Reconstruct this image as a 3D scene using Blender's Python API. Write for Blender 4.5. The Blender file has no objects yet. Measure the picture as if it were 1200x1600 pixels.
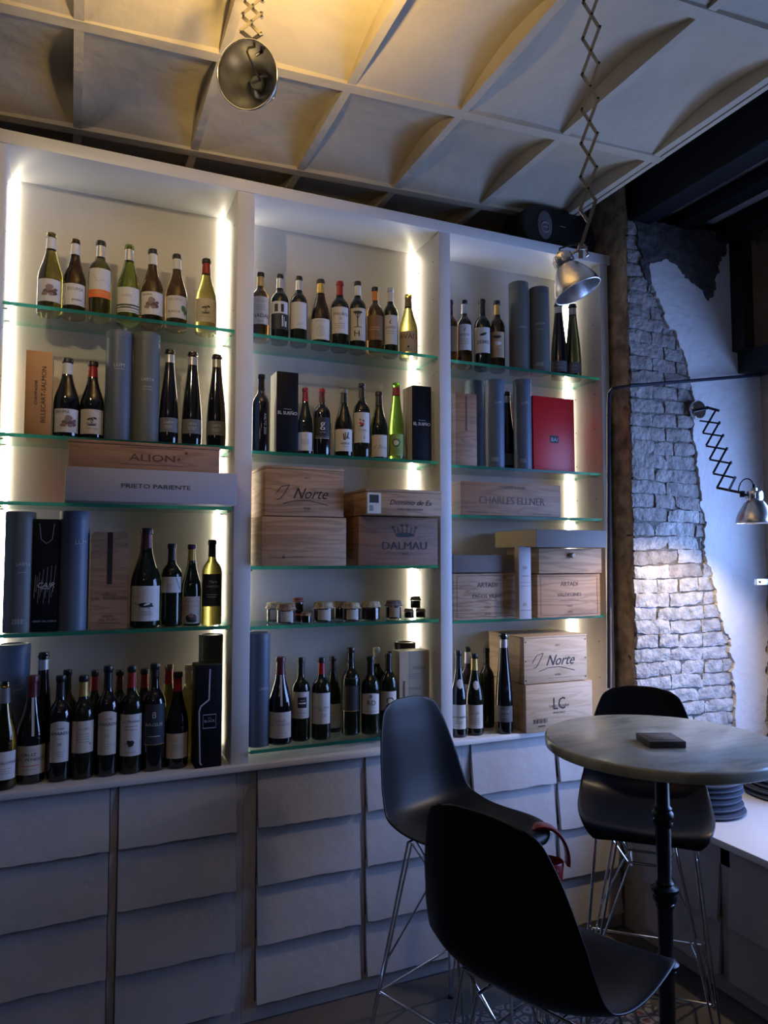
import bpy, bmesh, math, random
from mathutils import Vector, Matrix
random.seed(7)
PI = math.pi
S = bpy.context.scene
COL = S.collection

# ------------------------------------------------------------------ camera, world, lights, exposure
FPX, CAMH = 1124.0, 1.6
PITCH = math.atan(69 / FPX)
YAW = math.atan(490 / (FPX / math.cos(PITCH)))
cd = bpy.data.cameras.new('camera'); cam = bpy.data.objects.new('camera', cd); COL.objects.link(cam)
cam.location = (0, 0, CAMH); cam.rotation_euler = (PI / 2 + PITCH, 0, -YAW)
cd.sensor_fit = 'HORIZONTAL'; cd.sensor_width = 36; cd.lens = FPX / 1200 * 36; cd.clip_start = 0.02
S.camera = cam
FW = Vector((math.sin(YAW) * math.cos(PITCH), math.cos(YAW) * math.cos(PITCH), math.sin(PITCH)))
RT = Vector((math.cos(YAW), -math.sin(YAW), 0)); UP = RT.cross(FW); CAM = Vector((0, 0, CAMH))

w = bpy.data.worlds.new('world'); S.world = w; w.use_nodes = True
w.node_tree.nodes['Background'].inputs[0].default_value = (0.66, 0.72, 1.0, 1)
w.node_tree.nodes['Background'].inputs[1].default_value = 0.026
S.view_settings.view_transform = 'Standard'; S.view_settings.look = 'None'
S.view_settings.gamma = 1; S.view_settings.use_curve_mapping = False
S.view_settings.exposure = -0.12
S.cycles.max_bounces = 10; S.cycles.transparent_max_bounces = 24
S.cycles.transmission_bounces = 8; S.cycles.glossy_bounces = 5; S.cycles.diffuse_bounces = 4
S.cycles.caustics_reflective = False; S.cycles.caustics_refractive = False
S.cycles.sample_clamp_indirect = 4.0

def light(name, kind, loc, direction, power, color, **kw):
    d = bpy.data.lights.new(name, kind); d.energy = power; d.color = color
    for k, v in kw.items(): setattr(d, k, v)
    o = bpy.data.objects.new(name, d); COL.objects.link(o); o.location = loc
    if direction is not None: o.rotation_euler = Vector(direction).to_track_quat('-Z', 'Y').to_euler()
    return o
LED_POWER = 17.0
light('window_daylight', 'AREA', (3.24, 1.38, 1.50), (-1.0, 0.22, -0.16), 74, (0.28, 0.46, 1.0), shape='RECTANGLE', size=1.6, size_y=1.5, spread=math.radians(150))
light('ceiling_spotlight', 'SPOT', (0.46, 1.40, 2.76), (-0.12, 0.22, 1.0), 72, (1.0, 0.66, 0.22), spot_size=math.radians(154), spot_blend=0.9, shadow_soft_size=0.03)
light('added_fill_light', 'POINT', (-1.0, -0.5, 2.5), None, 3.5, (1.0, 0.78, 0.55), shadow_soft_size=0.12)  # warm fill added out of view to lift the flank and box fronts
light('added_fill_light', 'POINT', (0.1, -1.0, 2.7), None, 1.6, (1.0, 0.85, 0.65), shadow_soft_size=0.06)  # unseen light added for highlights in the metal shades and bottles
light('added_fill_light', 'POINT', (-0.6, 0.1, 2.9), None, 1.2, (1.0, 0.85, 0.65), shadow_soft_size=0.05)  # second unseen light added for the same highlights
light('shelf_spotlight', 'SPOT', (-0.42, 1.25, 3.0), (0.85, 1.45, -0.42), 30, (1.0, 0.74, 0.40), spot_size=math.radians(64), spot_blend=0.9, shadow_soft_size=0.03)

# ------------------------------------------------------------------ helpers
def ray(u, v): return FW * FPX + RT * (u - 600) + UP * (800 - v)
def at(u, v, y):
    d = ray(u, v); return CAM + d * (y / d.y)
def atz(u, v, z):
    d = ray(u, v); return CAM + d * ((z - CAMH) / d.z)
def depth(p): return (Vector(p) - CAM).dot(FW)

MATS = {}
def mat(name, col, rough=0.5, metal=0.0, noise=0.0, nscale=30, bump=0.0, bscale=60, coat=0.0, trans=0.0, ior=1.45, spec=0.5, col2=None, stretch=None, detail=4):
    if name in MATS: return MATS[name]
    m = bpy.data.materials.new(name); m.use_nodes = True; nt = m.node_tree; b = nt.nodes['Principled BSDF']
    b.inputs['Base Color'].default_value = (*col, 1); b.inputs['Roughness'].default_value = rough
    b.inputs['Metallic'].default_value = metal; b.inputs['Coat Weight'].default_value = coat
    b.inputs['Transmission Weight'].default_value = trans; b.inputs['IOR'].default_value = ior
    b.inputs['Specular IOR Level'].default_value = spec
    tc = nt.nodes.new('ShaderNodeTexCoord'); src = tc.outputs['Object']
    if stretch:
        mp = nt.nodes.new('ShaderNodeMapping'); mp.inputs['Scale'].default_value = stretch
        nt.links.new(src, mp.inputs['Vector']); src = mp.outputs['Vector']
    if noise > 0 or col2:
        n = nt.nodes.new('ShaderNodeTexNoise'); n.inputs['Scale'].default_value = nscale; n.inputs['Detail'].default_value = detail
        nt.links.new(src, n.inputs['Vector'])
        r = nt.nodes.new('ShaderNodeValToRGB'); e = r.color_ramp.elements
        e[0].position = 0.3; e[1].position = 0.7
        c2 = col2 or tuple(c * (1 - noise) for c in col)
        e[0].color = (*c2, 1); e[1].color = (*col, 1)
        nt.links.new(n.outputs['Fac'], r.inputs['Fac']); nt.links.new(r.outputs['Color'], b.inputs['Base Color'])
    if bump > 0:
        n2 = nt.nodes.new('ShaderNodeTexNoise'); n2.inputs['Scale'].default_value = bscale; n2.inputs['Detail'].default_value = 6
        nt.links.new(src, n2.inputs['Vector'])
        bp = nt.nodes.new('ShaderNodeBump'); bp.inputs['Strength'].default_value = bump; bp.inputs['Distance'].default_value = 0.02
        nt.links.new(n2.outputs['Fac'], bp.inputs['Height']); nt.links.new(bp.outputs['Normal'], b.inputs['Normal'])
    MATS[name] = m; return m

def wood(name, dark, lightc, scale=1.0):
    if name in MATS: return MATS[name]
    m = bpy.data.materials.new(name); m.use_nodes = True; nt = m.node_tree; b = nt.nodes['Principled BSDF']; b.inputs['Roughness'].default_value = 0.6
    tc = nt.nodes.new('ShaderNodeTexCoord'); mp = nt.nodes.new('ShaderNodeMapping'); mp.inputs['Scale'].default_value = (2.2 * scale, 2.2 * scale, 22 * scale)
    oi = nt.nodes.new('ShaderNodeObjectInfo'); mul = nt.nodes.new('ShaderNodeMath'); mul.operation = 'MULTIPLY'; mul.inputs[1].default_value = 37
    nt.links.new(oi.outputs['Random'], mul.inputs[0]); nt.links.new(mul.outputs[0], mp.inputs['Location'])
    nt.links.new(tc.outputs['Object'], mp.inputs['Vector'])
    n = nt.nodes.new('ShaderNodeTexNoise'); n.inputs['Scale'].default_value = 1.0; n.inputs['Detail'].default_value = 2; n.inputs['Distortion'].default_value = 0.6
    nt.links.new(mp.outputs[0], n.inputs['Vector'])
    ml = nt.nodes.new('ShaderNodeMath'); ml.operation = 'MULTIPLY'; ml.inputs[1].default_value = 11
    fr = nt.nodes.new('ShaderNodeMath'); fr.operation = 'PINGPONG'; fr.inputs[1].default_value = 1
    nt.links.new(n.outputs['Fac'], ml.inputs[0]); nt.links.new(ml.outputs[0], fr.inputs[0])
    r = nt.nodes.new('ShaderNodeValToRGB'); e = r.color_ramp.elements; e[0].color = (*dark, 1); e[1].color = (*lightc, 1); e[0].position = 0.0; e[1].position = 0.75
    nt.links.new(fr.outputs[0], r.inputs['Fac']); nt.links.new(r.outputs[0], b.inputs['Base Color'])
    MATS[name] = m; return m

class MB:
    """collects shapes of one mesh object"""
    def __init__(s): s.v = []; s.f = []; s.m = []
    def add(s, verts, faces, mi=0, M=None):
        o = len(s.v)
        s.v += [(M @ Vector(p)) if M else Vector(p) for p in verts]
        s.f += [tuple(i + o for i in f) for f in faces]; s.m += [mi] * len(faces)
    def box(s, a, b, mi=0, M=None):
        x0, y0, z0 = a; x1, y1, z1 = b
        s.add([(x0, y0, z0), (x1, y0, z0), (x1, y1, z0), (x0, y1, z0), (x0, y0, z1), (x1, y0, z1), (x1, y1, z1), (x0, y1, z1)],
              [(0, 3, 2, 1), (4, 5, 6, 7), (0, 1, 5, 4), (1, 2, 6, 5), (2, 3, 7, 6), (3, 0, 4, 7)], mi, M)
    def lathe(s, prof, n=24, mi=0, M=None, close=False):
        vs = []; fs = []; idx = []
        for r, z in prof:
            if r < 1e-6: idx.append([len(vs)]); vs.append((0, 0, z))
            else:
                idx.append(list(range(len(vs), len(vs) + n)))
                vs += [(r * math.cos(2 * PI * i / n), r * math.sin(2 * PI * i / n), z) for i in range(n)]
        pairs = list(zip(idx[:-1], idx[1:]))
        if close: pairs.append((idx[-1], idx[0]))
        for A, B in pairs:
            for i in range(n):
                j = (i + 1) % n
                if len(A) == 1 and len(B) == 1: continue
                if len(A) == 1: fs.append((A[0], B[j], B[i]))
                elif len(B) == 1: fs.append((A[i], A[j], B[0]))
                else: fs.append((A[i], A[j], B[j], B[i]))
        s.add(vs, fs, mi, M)
    def tube(s, pts, r, n=8, mi=0, M=None, closed=False, rs=None):
        pts = [Vector(p) for p in pts]; k = len(pts); rings = []; vs = []
        t0 = (pts[1] - pts[0]).normalized(); nrm = t0.orthogonal().normalized()
        for i, p in enumerate(pts):
            if closed: t = (pts[(i + 1) % k] - pts[i - 1]).normalized()
            elif i == 0: t = t0
            elif i == k - 1: t = (pts[-1] - pts[-2]).normalized()
            else: t = ((pts[i + 1] - p).normalized() + (p - pts[i - 1]).normalized()).normalized()
            nrm = (nrm - t * nrm.dot(t)).normalized(); bn = t.cross(nrm); rr = rs[i] if rs else r
            rings.append(list(range(len(vs), len(vs) + n)))
            vs += [p + (nrm * math.cos(2 * PI * a / n) + bn * math.sin(2 * PI * a / n)) * rr for a in range(n)]
        fs = []
        pr = list(zip(rings[:-1], rings[1:])) + ([(rings[-1], rings[0])] if closed else [])
        for A, B in pr:
            for i in range(n): fs.append((A[i], A[(i + 1) % n], B[(i + 1) % n], B[i]))
        if not closed: fs.append(tuple(reversed(rings[0]))); fs.append(tuple(rings[-1]))
        s.add(vs, fs, mi, M)
    def bar(s, p, q, width, thick, nrm, mi=0):
        p, q, nrm = Vector(p), Vector(q), Vector(nrm).normalized(); t = (q - p).normalized()
        nrm = (nrm - t * nrm.dot(t)).normalized(); b = t.cross(nrm); W = b * width / 2; T = nrm * thick / 2
        e = t * width * .4; p = p - e; q = q + e
        vs = [p - W - T, p + W - T, p + W + T, p - W + T, q - W - T, q + W - T, q + W + T, q - W + T]
        s.add(vs, [(0, 1, 2, 3), (7, 6, 5, 4), (0, 4, 5, 1), (1, 5, 6, 2), (2, 6, 7, 3), (3, 7, 4, 0)], mi)
    def prism(s, poly, axis, a, b, mi=0):
        """extrude a 2D outline (the two other axes in order) along axis"""
        def P(p, t):
            c = [0, 0, 0]; o = [i for i in range(3) if i != axis]; c[o[0]], c[o[1]], c[axis] = p[0], p[1], t; return c
        n = len(poly); vs = [P(p, a) for p in poly] + [P(p, b) for p in poly]
        fs = [tuple(range(n)), tuple(reversed(range(n, 2 * n)))] + [(i, i + n, (i + 1) % n + n, (i + 1) % n) for i in range(n)]
        s.add(vs, fs, mi)
    def build(s, name, mats, parent=None, bevel=0, sharp=35, loc=None, tri=False, seg=2):
        me = bpy.data.meshes.new(name); me.from_pydata([tuple(v) for v in s.v], [], s.f)
        if not isinstance(mats, (list, tuple)): mats = [mats]
        for m in mats: me.materials.append(m)
        me.polygons.foreach_set('material_index', s.m)
        bm = bmesh.new(); bm.from_mesh(me)
        if bevel:
            es = [e for e in bm.edges if len(e.link_faces) == 2 and e.calc_face_angle(0) > 0.6]
            bmesh.ops.bevel(bm, geom=es, offset=bevel, segments=seg, affect='EDGES', profile=0.5, clamp_overlap=True)
        bmesh.ops.recalc_face_normals(bm, faces=bm.faces)
        if tri: bmesh.ops.triangulate(bm, faces=[f for f in bm.faces if len(f.verts) > 4])
        bm.to_mesh(me); bm.free()
        me.polygons.foreach_set('use_smooth', [True] * len(me.polygons)); me.set_sharp_from_angle(angle=math.radians(sharp))
        o = bpy.data.objects.new(name, me); COL.objects.link(o)
        if parent: o.parent = parent
        if loc is not None: o.location = loc
        return o

def tag(o, label=None, cat=None, group=None, kind=None):
    if label: o['label'] = label
    if cat: o['category'] = cat
    if group: o['group'] = group
    if kind: o['kind'] = kind
    return o
def thing(name, label, cat, loc=(0, 0, 0), rz=0, group=None):
    o = bpy.data.objects.new(name, None); COL.objects.link(o); o.location = loc; o.rotation_euler = (0, 0, rz)
    o.empty_display_size = 0.02
    if len(label.replace('-', ' ').split()) > 16: print('LONGLABEL', len(label.split()), label)
    return tag(o, label, cat, group)
def struct(mb, name, m, label, cat, **k): return tag(mb.build(name, m, **k), label, cat, kind='structure')

# writing: outlines of the built-in face, as a flat mesh in (x, z)
TX = {}
def text2d(st, shear=0.0):
    key = (st, shear)
    if key in TX: return TX[key]
    c = bpy.data.curves.new('t', 'FONT'); c.body = st; c.align_x = 'CENTER'; c.resolution_u = 2; c.size = 1; c.shear = shear
    o = bpy.data.objects.new('t', c); COL.objects.link(o)
    dg = bpy.context.evaluated_depsgraph_get(); me = bpy.data.meshes.new_from_object(o.evaluated_get(dg))
    vs = [(v.co.x, v.co.y) for v in me.vertices]; fs = [tuple(p.vertices) for p in me.polygons]
    bpy.data.objects.remove(o); bpy.data.meshes.remove(me)
    TX[key] = (vs, fs); return TX[key]

INK = {'k': (0.02, 0.02, 0.022), 'b': (0.11, 0.045, 0.03), 'g': (0.25, 0.24, 0.22), 'w': (0.75, 0.75, 0.75), 's': (0.42, 0.44, 0.48), 'r': (0.5, 0.03, 0.02),
       'o': (0.75, 0.16, 0.03), 'n': (0.06, 0.16, 0.05), 'y': (0.55, 0.38, 0.12), 't': (0.13, 0.085, 0.08), 'm': (0.22, 0.15, 0.14), 'x': (0.10, 0.05, 0.03), 'c': (0.6, 0.58, 0.5)}
INKK = list(INK)
def inkmat(k): return mat('ink_' + k, INK[k], 0.55)
def marks(spec, W, H, mapf, name, parent):
    """spec in label fractions: x -1..1 of half width W/2, z 0..1 of height H; mapf(x, z, lift) -> point"""
    mb = MB(); used = []
    def mi(k):
        if k not in used: used.append(k)
        return used.index(k)
    for i, sp in enumerate(spec):
        lift = 0.0004 + 0.00012 * i; k = sp[0]
        def P(x, z): return mapf(x * W / 2, z * H, lift)
        if k == 't':
            _, st, cx, cz, h, ink = sp[:6]; shear = sp[6] if len(sp) > 6 else 0; xs = sp[7] if len(sp) > 7 else 1.0
            vs, fs = text2d(st, shear); hh = h * H
            mb.add([mapf(cx * W / 2 + x * hh * xs, cz * H + z * hh, lift) for x, z in vs], fs, mi(ink))
        elif k == 'v':    # writing that climbs
            _, st, cx, cz, h, ink = sp[:6]; vs, fs = text2d(st); hh = h * W
            mb.add([mapf(cx * W / 2 - z * hh, cz * H + x * hh, lift) for x, z in vs], fs, mi(ink))
        elif k == 'd':    # writing that descends
            _, st, cx, cz, h, ink = sp[:6]; vs, fs = text2d(st); hh = h * W
            mb.add([mapf(cx * W / 2 + z * hh, cz * H - x * hh, lift) for x, z in vs], fs, mi(ink))
        elif k == 'r':
            _, x0, z0, x1, z1, ink = sp; n = 8
            vs = [P(x0 + (x1 - x0) * a / n, z) for z in (z0, z1) for a in range(n + 1)]
            mb.add(vs, [(a, a + 1, a + n + 2, a + n + 1) for a in range(n)], mi(ink))
        elif k == 'e':
            _, cx, cz, rx, rz, rot, ink = sp; n = 14; vs = []
            for q in (1, .66, .33):
                for a in range(n):
                    t = 2 * PI * a / n; j = q * (1 + 0.08 * math.sin(3 * t + i)); xx = rx * math.cos(t) * j * W / 2; zz = rz * math.sin(t) * j * H
                    vs.append(mapf(cx * W / 2 + xx * math.cos(rot) - zz * math.sin(rot), cz * H + xx * math.sin(rot) + zz * math.cos(rot), lift))
            vs.append(P(cx, cz))
            mb.add(vs, [(q * n + a, q * n + (a + 1) % n, (q + 1) * n + (a + 1) % n, (q + 1) * n + a) for q in (0, 1) for a in range(n)] + [(2 * n + a, 2 * n + (a + 1) % n, 3 * n) for a in range(n)], mi(ink))
        elif k == 'l':
            _, pts, wd, ink = sp; wd *= H
            pts = [(p[0] + (q[0] - p[0]) * f / 3, p[1] + (q[1] - p[1]) * f / 3) for p, q in zip(pts[:-1], pts[1:]) for f in range(3)] + [pts[-1]]
            for (a, b), (c, d) in zip(pts[:-1], pts[1:]):
                p = Vector((a * W / 2, b * H)); q = Vector((c * W / 2, d * H)); L = (q - p).length
                if L < 1e-7: continue
                nn = Vector((-(q - p).y, (q - p).x)) / L * wd / 2
                mb.add([mapf(*(p + nn), lift), mapf(*(p - nn), lift), mapf(*(q - nn), lift), mapf(*(q + nn), lift)], [(0, 1, 2, 3)], mi(ink))
    if mb.f: return mb.build(name, [inkmat(k) for k in used], parent, tri=False)
STONES = [('e', -.25, .45, .26, .11, .3, 't'), ('e', .2, .40, .32, .12, -.2, 'b'), ('e', -.05, .62, .28, .14, .5, 'm'), ('e', -.4, .33, .22, .08, 0, 'm'), ('e', .35, .52, .2, .07, .4, 't'), ('e', .1, .33, .2, .07, .1, 'm')]
PLANT = [('l', [(0, .42), (-.12, .58), (-.3, .62)], .02, 'k'), ('l', [(0, .42), (.12, .6), (.32, .66)], .02, 'k'), ('e', -.2, .6, .16, .035, .5, 'k'), ('e', .22, .64, .16, .035, -.4, 'k'), ('e', 0, .6, .07, .06, 0, 'k'), ('e', 0, .42, .42, .025, 0, 'g'), ('e', .0, .36, .34, .03, 0, 'k'), ('t', 'GARNATXA', 0, .18, .07, 'g')]
def lines(z0, n, ink='g', w=.55, dz=.08): return [('r', -w * (.9 if i % 2 else 1), z0 - dz * i, w * (.9 if i % 2 else 1), z0 - dz * i + .018, ink) for i in range(n)]

# materials
white_lam = mat('white_lacquer', (0.66, 0.66, 0.68), 0.38, noise=0.06, nscale=8, bump=0.03, bscale=40)
back_lam = mat('white_back_panel', (0.60, 0.585, 0.55), 0.42, noise=0.05, nscale=6, bump=0.05, bscale=45)
paint = mat('worn_white_paint', (0.50, 0.50, 0.53), 0.5, noise=0.12, nscale=5, bump=0.12, bscale=18)
steel = mat('polished_aluminium', (0.78, 0.78, 0.80), 0.27, 1.0)
chrome = mat('chrome', (0.75, 0.75, 0.77), 0.12, 1.0)
arm_steel = mat('nickel_bars', (0.36, 0.33, 0.29), 0.35, 0.9)
dark_arm = mat('dark_bars', (0.03, 0.03, 0.035), 0.4, 0.6)
black_pl = mat('black_plastic_shell', (0.005, 0.006, 0.009), 0.36, bump=0.02, bscale=300, spec=0.2)
black_iron = mat('black_iron', (0.008, 0.008, 0.010), 0.3, 0.2)
rubber = mat('black_rubber', (0.006, 0.006, 0.006), 0.5)

# ------------------------------------------------------------------ structure
def floor():
    m = bpy.data.materials.new('worn_concrete_floor'); m.use_nodes = True; nt = m.node_tree; b = nt.nodes['Principled BSDF']; b.inputs['Roughness'].default_value = 0.5
    tc = nt.nodes.new('ShaderNodeTexCoord'); n = nt.nodes.new('ShaderNodeTexNoise'); n.inputs['Scale'].default_value = 2.2; n.inputs['Detail'].default_value = 9
    nt.links.new(tc.outputs['Object'], n.inputs['Vector']); r = nt.nodes.new('ShaderNodeValToRGB'); e = r.color_ramp.elements
    e[0].color = (0.045, 0.042, 0.04, 1); e[1].color = (0.16, 0.15, 0.145, 1); e[0].position = .3; e[1].position = .72
    nt.links.new(n.outputs['Fac'], r.inputs['Fac']); nt.links.new(r.outputs[0], b.inputs['Base Color'])
    t = bpy.data.materials.new('floral_cement_tiles'); t.use_nodes = True; nt = t.node_tree; b = nt.nodes['Principled BSDF']; b.inputs['Roughness'].default_value = 0.45
    tc = nt.nodes.new('ShaderNodeTexCoord'); v = nt.nodes.new('ShaderNodeTexVoronoi'); v.inputs['Scale'].default_value = 26; v.feature = 'DISTANCE_TO_EDGE'; v.inputs['Randomness'].default_value = .75
    nt.links.new(tc.outputs['Object'], v.inputs['Vector']); r = nt.nodes.new('ShaderNodeValToRGB'); e = r.color_ramp.elements; r.color_ramp.interpolation = 'CONSTANT'
    e[0].color = (0.05, 0.05, 0.055, 1); e[1].color = (0.25, 0.235, 0.22, 1); e[1].position = .10; x = e.new(.28); x.color = (0.16, 0.05, 0.04, 1)
    nt.links.new(v.outputs[0], r.inputs['Fac']); nt.links.new(r.outputs[0], b.inputs['Base Color'])
    mb = MB(); mb.box((-1.7, -1.2, -0.1), (3.3, 3.3, 0.0), 0); struct(mb, 'floor', [m], 'worn grey concrete floor', 'floor')
    mb = MB(); mb.box((1.16, 1.0, 0.0), (1.95, 2.28, 0.0015), 0)
    tag(mb.build('tile_inlay', [t]), 'patch of floral cement tiles set in the floor under the round table', 'floor tiles', kind='structure')
floor()

plaster = mat('white_ceiling_plaster', (0.55, 0.48, 0.37), 0.7, noise=0.13, nscale=4, bump=0.35, bscale=14, detail=8)
concrete = mat('dark_concrete', (0.45, 0.45, 0.50), 0.8, noise=0.5, nscale=7, bump=0.4, bscale=25)
ZC = 3.15
YL = [3.32, 2.775, 2.20, 1.54, 0.88, 0.22, -0.44, -1.10]
RX = [-0.015 + 0.4125 * k for k in range(-4, 6)]
def ysh(y0, x): return y0 - 0.06 * x if y0 < 3.3 else y0
def vault(t): return 0.003 + 0.062 * math.sin(PI * t)
def ceiling():
    mb = MB(); NX, NY = 30, 14; X0, X1 = -1.7, 2.09
    for a, b in zip(YL[:-1], YL[1:]):
        vs = []; fs = []
        for i in range(NX + 1):
            x = X0 + (X1 - X0) * i / NX
            for j in range(NY + 1):
                t = j / NY; y = ysh(a, x) + (ysh(b, x) - ysh(a, x)) * t
                vs.append((x, y, ZC + vault(t) + 0.004 * math.sin(x * 7 + y * 5)))
        for i in range(NX):
            for j in range(NY):
                q = i * (NY + 1) + j; fs.append((q, q + 1, q + NY + 2, q + NY + 1))
        mb.add(vs, fs)
        for rx in RX:
            ya, yb = ysh(a, rx), ysh(b, rx); pl = [(ya, ZC)] + [(yb, ZC)] + [(ya + (yb - ya) * (1 - j / NY), ZC + vault(1 - j / NY) + .02) for j in range(NY + 1)]
            mb.prism(pl, 0, rx - 0.014, rx + 0.014)
    for a in YL[1:]:   # spring lines
        mb.add([(X0, ysh(a, X0) - .02, ZC - .002), (X1, ysh(a, X1) - .02, ZC - .002), (X1, ysh(a, X1) + .02, ZC - .002), (X0, ysh(a, X0) + .02, ZC - .002),
                (X0, ysh(a, X0) - .03, ZC + .04), (X1, ysh(a, X1) - .03, ZC + .04), (X1, ysh(a, X1) + .03, ZC + .04), (X0, ysh(a, X0) + .03, ZC + .04)],
               [(0, 3, 2, 1), (4, 5, 6, 7), (0, 1, 5, 4), (1, 2, 6, 5), (2, 3, 7, 6), (3, 0, 4, 7)])
    mb.box((X0, -1.2, ZC + .14), (X1, 3.32, ZC + .2)); mb.box((X1 - .02, -1.2, ZC), (X1 + .0, 3.1, ZC + .14))
    struct(mb, 'ceiling', plaster, 'off-white vaulted plaster ceiling with thin cross ribs', 'ceiling', sharp=30)
    mb = MB(); mb.box((2.09, -1.2, 3.38), (3.4, 3.3, 3.45)); mb.box((2.36, -1.2, 3.19), (3.4, 2.9, 3.25))
    for x in (2.66, 2.93):    # shallow arches between the joists
        pass
    struct(mb, 'ceiling_lower', concrete, 'dark concrete slab between the steel joists', 'ceiling')
ceiling()
steelblk = mat('black_painted_steel', (0.006, 0.007, 0.010), 0.5, 0.2, bump=0.1, bscale=20)
def beam(x0, x1, z0, z1, label):
    mb = MB(); mb.box((x0, -1.2, z0), (x1, 2.60, z0 + .018)); xm = (x0 + x1) / 2; mb.box((x0 + .012, -1.2, z0 + .018), (x0 + .03, 2.60, z1)); mb.box((x1 - .03, -1.2, z0 + .018), (x1 - .012, 2.60, z1))
    struct(mb, 'steel_beam', steelblk, label, 'beam')
beam(2.27, 2.375, 3.10, 3.38, 'deep black steel beam at the edge of the white ceiling')
beam(2.53, 2.62, 3.12, 3.2, 'slim black steel joist over the brick pier')
beam(2.78, 2.90, 3.10, 3.2, 'black steel joist nearest the window wall')

rough_brown = mat('rough_brown_masonry', (0.58, 0.45, 0.32), 0.9, noise=0.6, nscale=16, bump=1.0, bscale=24, col2=(0.20, 0.145, 0.10))
dark_wall = mat('dark_wall', (0.10, 0.085, 0.07), 0.9, noise=0.4, nscale=5, bump=0.4)
mb = MB(); mb.box((-1.7, 3.22, 0), (3.4, 3.3, 3.3)); struct(mb, 'wall_back', dark_wall, 'dark wall behind the shelving', 'wall')
brickm = mat('painted_brick', (0.56, 0.55, 0.55), 0.85, noise=0.55, nscale=22, bump=0.9, bscale=38, detail=8)
brickd = mat('dark_grey_brick', (0.36, 0.335, 0.33), 0.9, noise=0.5, nscale=22, bump=0.9, bscale=38, detail=8)  # darker grey used for the upper courses
mortar = mat('dark_mortar', (0.20, 0.19, 0.18), 0.95, noise=0.5, nscale=30, bump=0.8, bscale=50)  # joint colour, a darker grey than the bricks
PY = 2.44
def pier():
    rnd = random.Random(3)
    mb = MB(); mb.box((2.262, PY + .009, 0), (3.05, 2.86, 3.12), 1)
    # rough left flank
    NZ, NY = 70, 8; vs = []; fs = []
    for i in range(NZ + 1):
        z = 3.38 * i / NZ
        for j in range(NY + 1):
            y = PY + .01 + (2.80 - PY) * j / NY
            vs.append((2.250 + rnd.uniform(-.008, .010) + .006 * math.sin(z * 49 + j) - .012 * max(0, j - 1) / NY * .5, y, z))
    for i in range(NZ):
        for j in range(NY): q = i * (NY + 1) + j; fs.append((q, q + 1, q + NY + 2, q + NY + 1))
    mb.add(vs, fs, 2)
    mb.box((2.262, 2.5, 3.1), (2.32, 2.86, 3.38), 2)
    # courses of bricks
    z = 0.58; k = 0
    while z < 3.10:
        h = 0.0615; x = 2.247; head = k % 2 == 0
        while x < 3.02:
            L = (0.135 if head else 0.215) * rnd.uniform(.86, 1.12) if x > 2.25 else (0.13 if head else 0.2)
            x2 = min(x + L, 3.04); dx = rnd.uniform(.0, .006); dz = rnd.uniform(.0002, .0050); yy = PY + rnd.uniform(-.005, .005); ph = rnd.uniform(0, 6); tl_ = rnd.uniform(-.004, .004); cut = rnd.choice([(-1, -1)] * 3 + [(0, 0), (0, 1), (1, 0), (1, 1)])
            n = 9; m = 5; vv = []
            o0 = len(mb.v)
            for a in range(n + 1):
                for b in range(m + 1):
                    fx, fz = a / n, b / m; edge = (a in (0, n)) + (b in (0, m))
                    px = x + dx + (x2 - x - 2 * dx) * fx; pz = z + dz + (h - 2 * dz) * fz + .005 * math.sin(px * 9 + k * .6) + tl_ * (fx - .5) + .0016 * math.sin(px * 70 + ph + (4 if b else 0)); cr_ = max(0, 1 - math.hypot((fx - cut[0]) * 3, (fz - cut[1]) * 1.6)); px += (.010 if cut[0] == 0 else -.010) * cr_; pz += (.008 if cut[1] == 0 else -.008) * cr_
                    vv.append((px + rnd.uniform(-.002, .002), yy + (.0028 if edge else 0) + rnd.uniform(-.0016, .0016) + (.002 if edge == 2 else 0) + .003 * cr_ + .002 * math.sin(px * 40 + pz * 60 + ph), pz + rnd.uniform(-.0014, .0014)))
            ff = [(a * (m + 1) + b, (a + 1) * (m + 1) + b, (a + 1) * (m + 1) + b + 1, a * (m + 1) + b + 1) for a in range(n) for b in range(m)]
            bmi = 3 if z > 1.62 + rnd.uniform(-.22, .22) else 0  # darker grey bricks higher up, mixed at random near the change
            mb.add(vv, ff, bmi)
            per = [a * (m + 1) for a in range(n + 1)] + [n * (m + 1) + b for b in range(1, m + 1)] + [a * (m + 1) + m for a in range(n - 1, -1, -1)] + [b for b in range(m - 1, 0, -1)]
            ring = [vv[i] for i in per]; q = len(ring)
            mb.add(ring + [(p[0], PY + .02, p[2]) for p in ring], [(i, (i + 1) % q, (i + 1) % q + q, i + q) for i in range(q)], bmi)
            x = x2; head = not head if rnd.random() < .15 else head
        z += h; k += 1
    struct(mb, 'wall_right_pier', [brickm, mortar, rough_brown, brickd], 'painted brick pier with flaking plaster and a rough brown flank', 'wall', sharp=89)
    # plaster skin with a broken edge
    pm = mat('white_wall_plaster', (0.66, 0.66, 0.68), 0.8, noise=0.10, nscale=5, bump=0.45, bscale=22, detail=8)
    cm = mat('bare_dark_render', (0.10, 0.098, 0.105), 0.95, noise=0.6, nscale=16, bump=0.9, bscale=30)
    def slab(px, y0, y1, name, m, label, jit=.007):
        pts = [at(u, v, PY) for u, v in px]; poly = []
        for p, q in zip(pts, pts[1:] + pts[:1]):
            n = max(1, int((q - p).length / .012))
            for i in range(n):
                r = p.lerp(q, i / n); w1 = .008 * math.sin(r.z * 41 + 1.7 * math.sin(r.z * 17)); poly.append((r.x + w1 + rnd.uniform(-jit, jit), r.z + rnd.uniform(-jit, jit) * .8))
        mb = MB(); mb.prism(poly, 1, y0, y1); return struct(mb, name, m, label, 'wall', tri=True, sharp=40)
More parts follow.
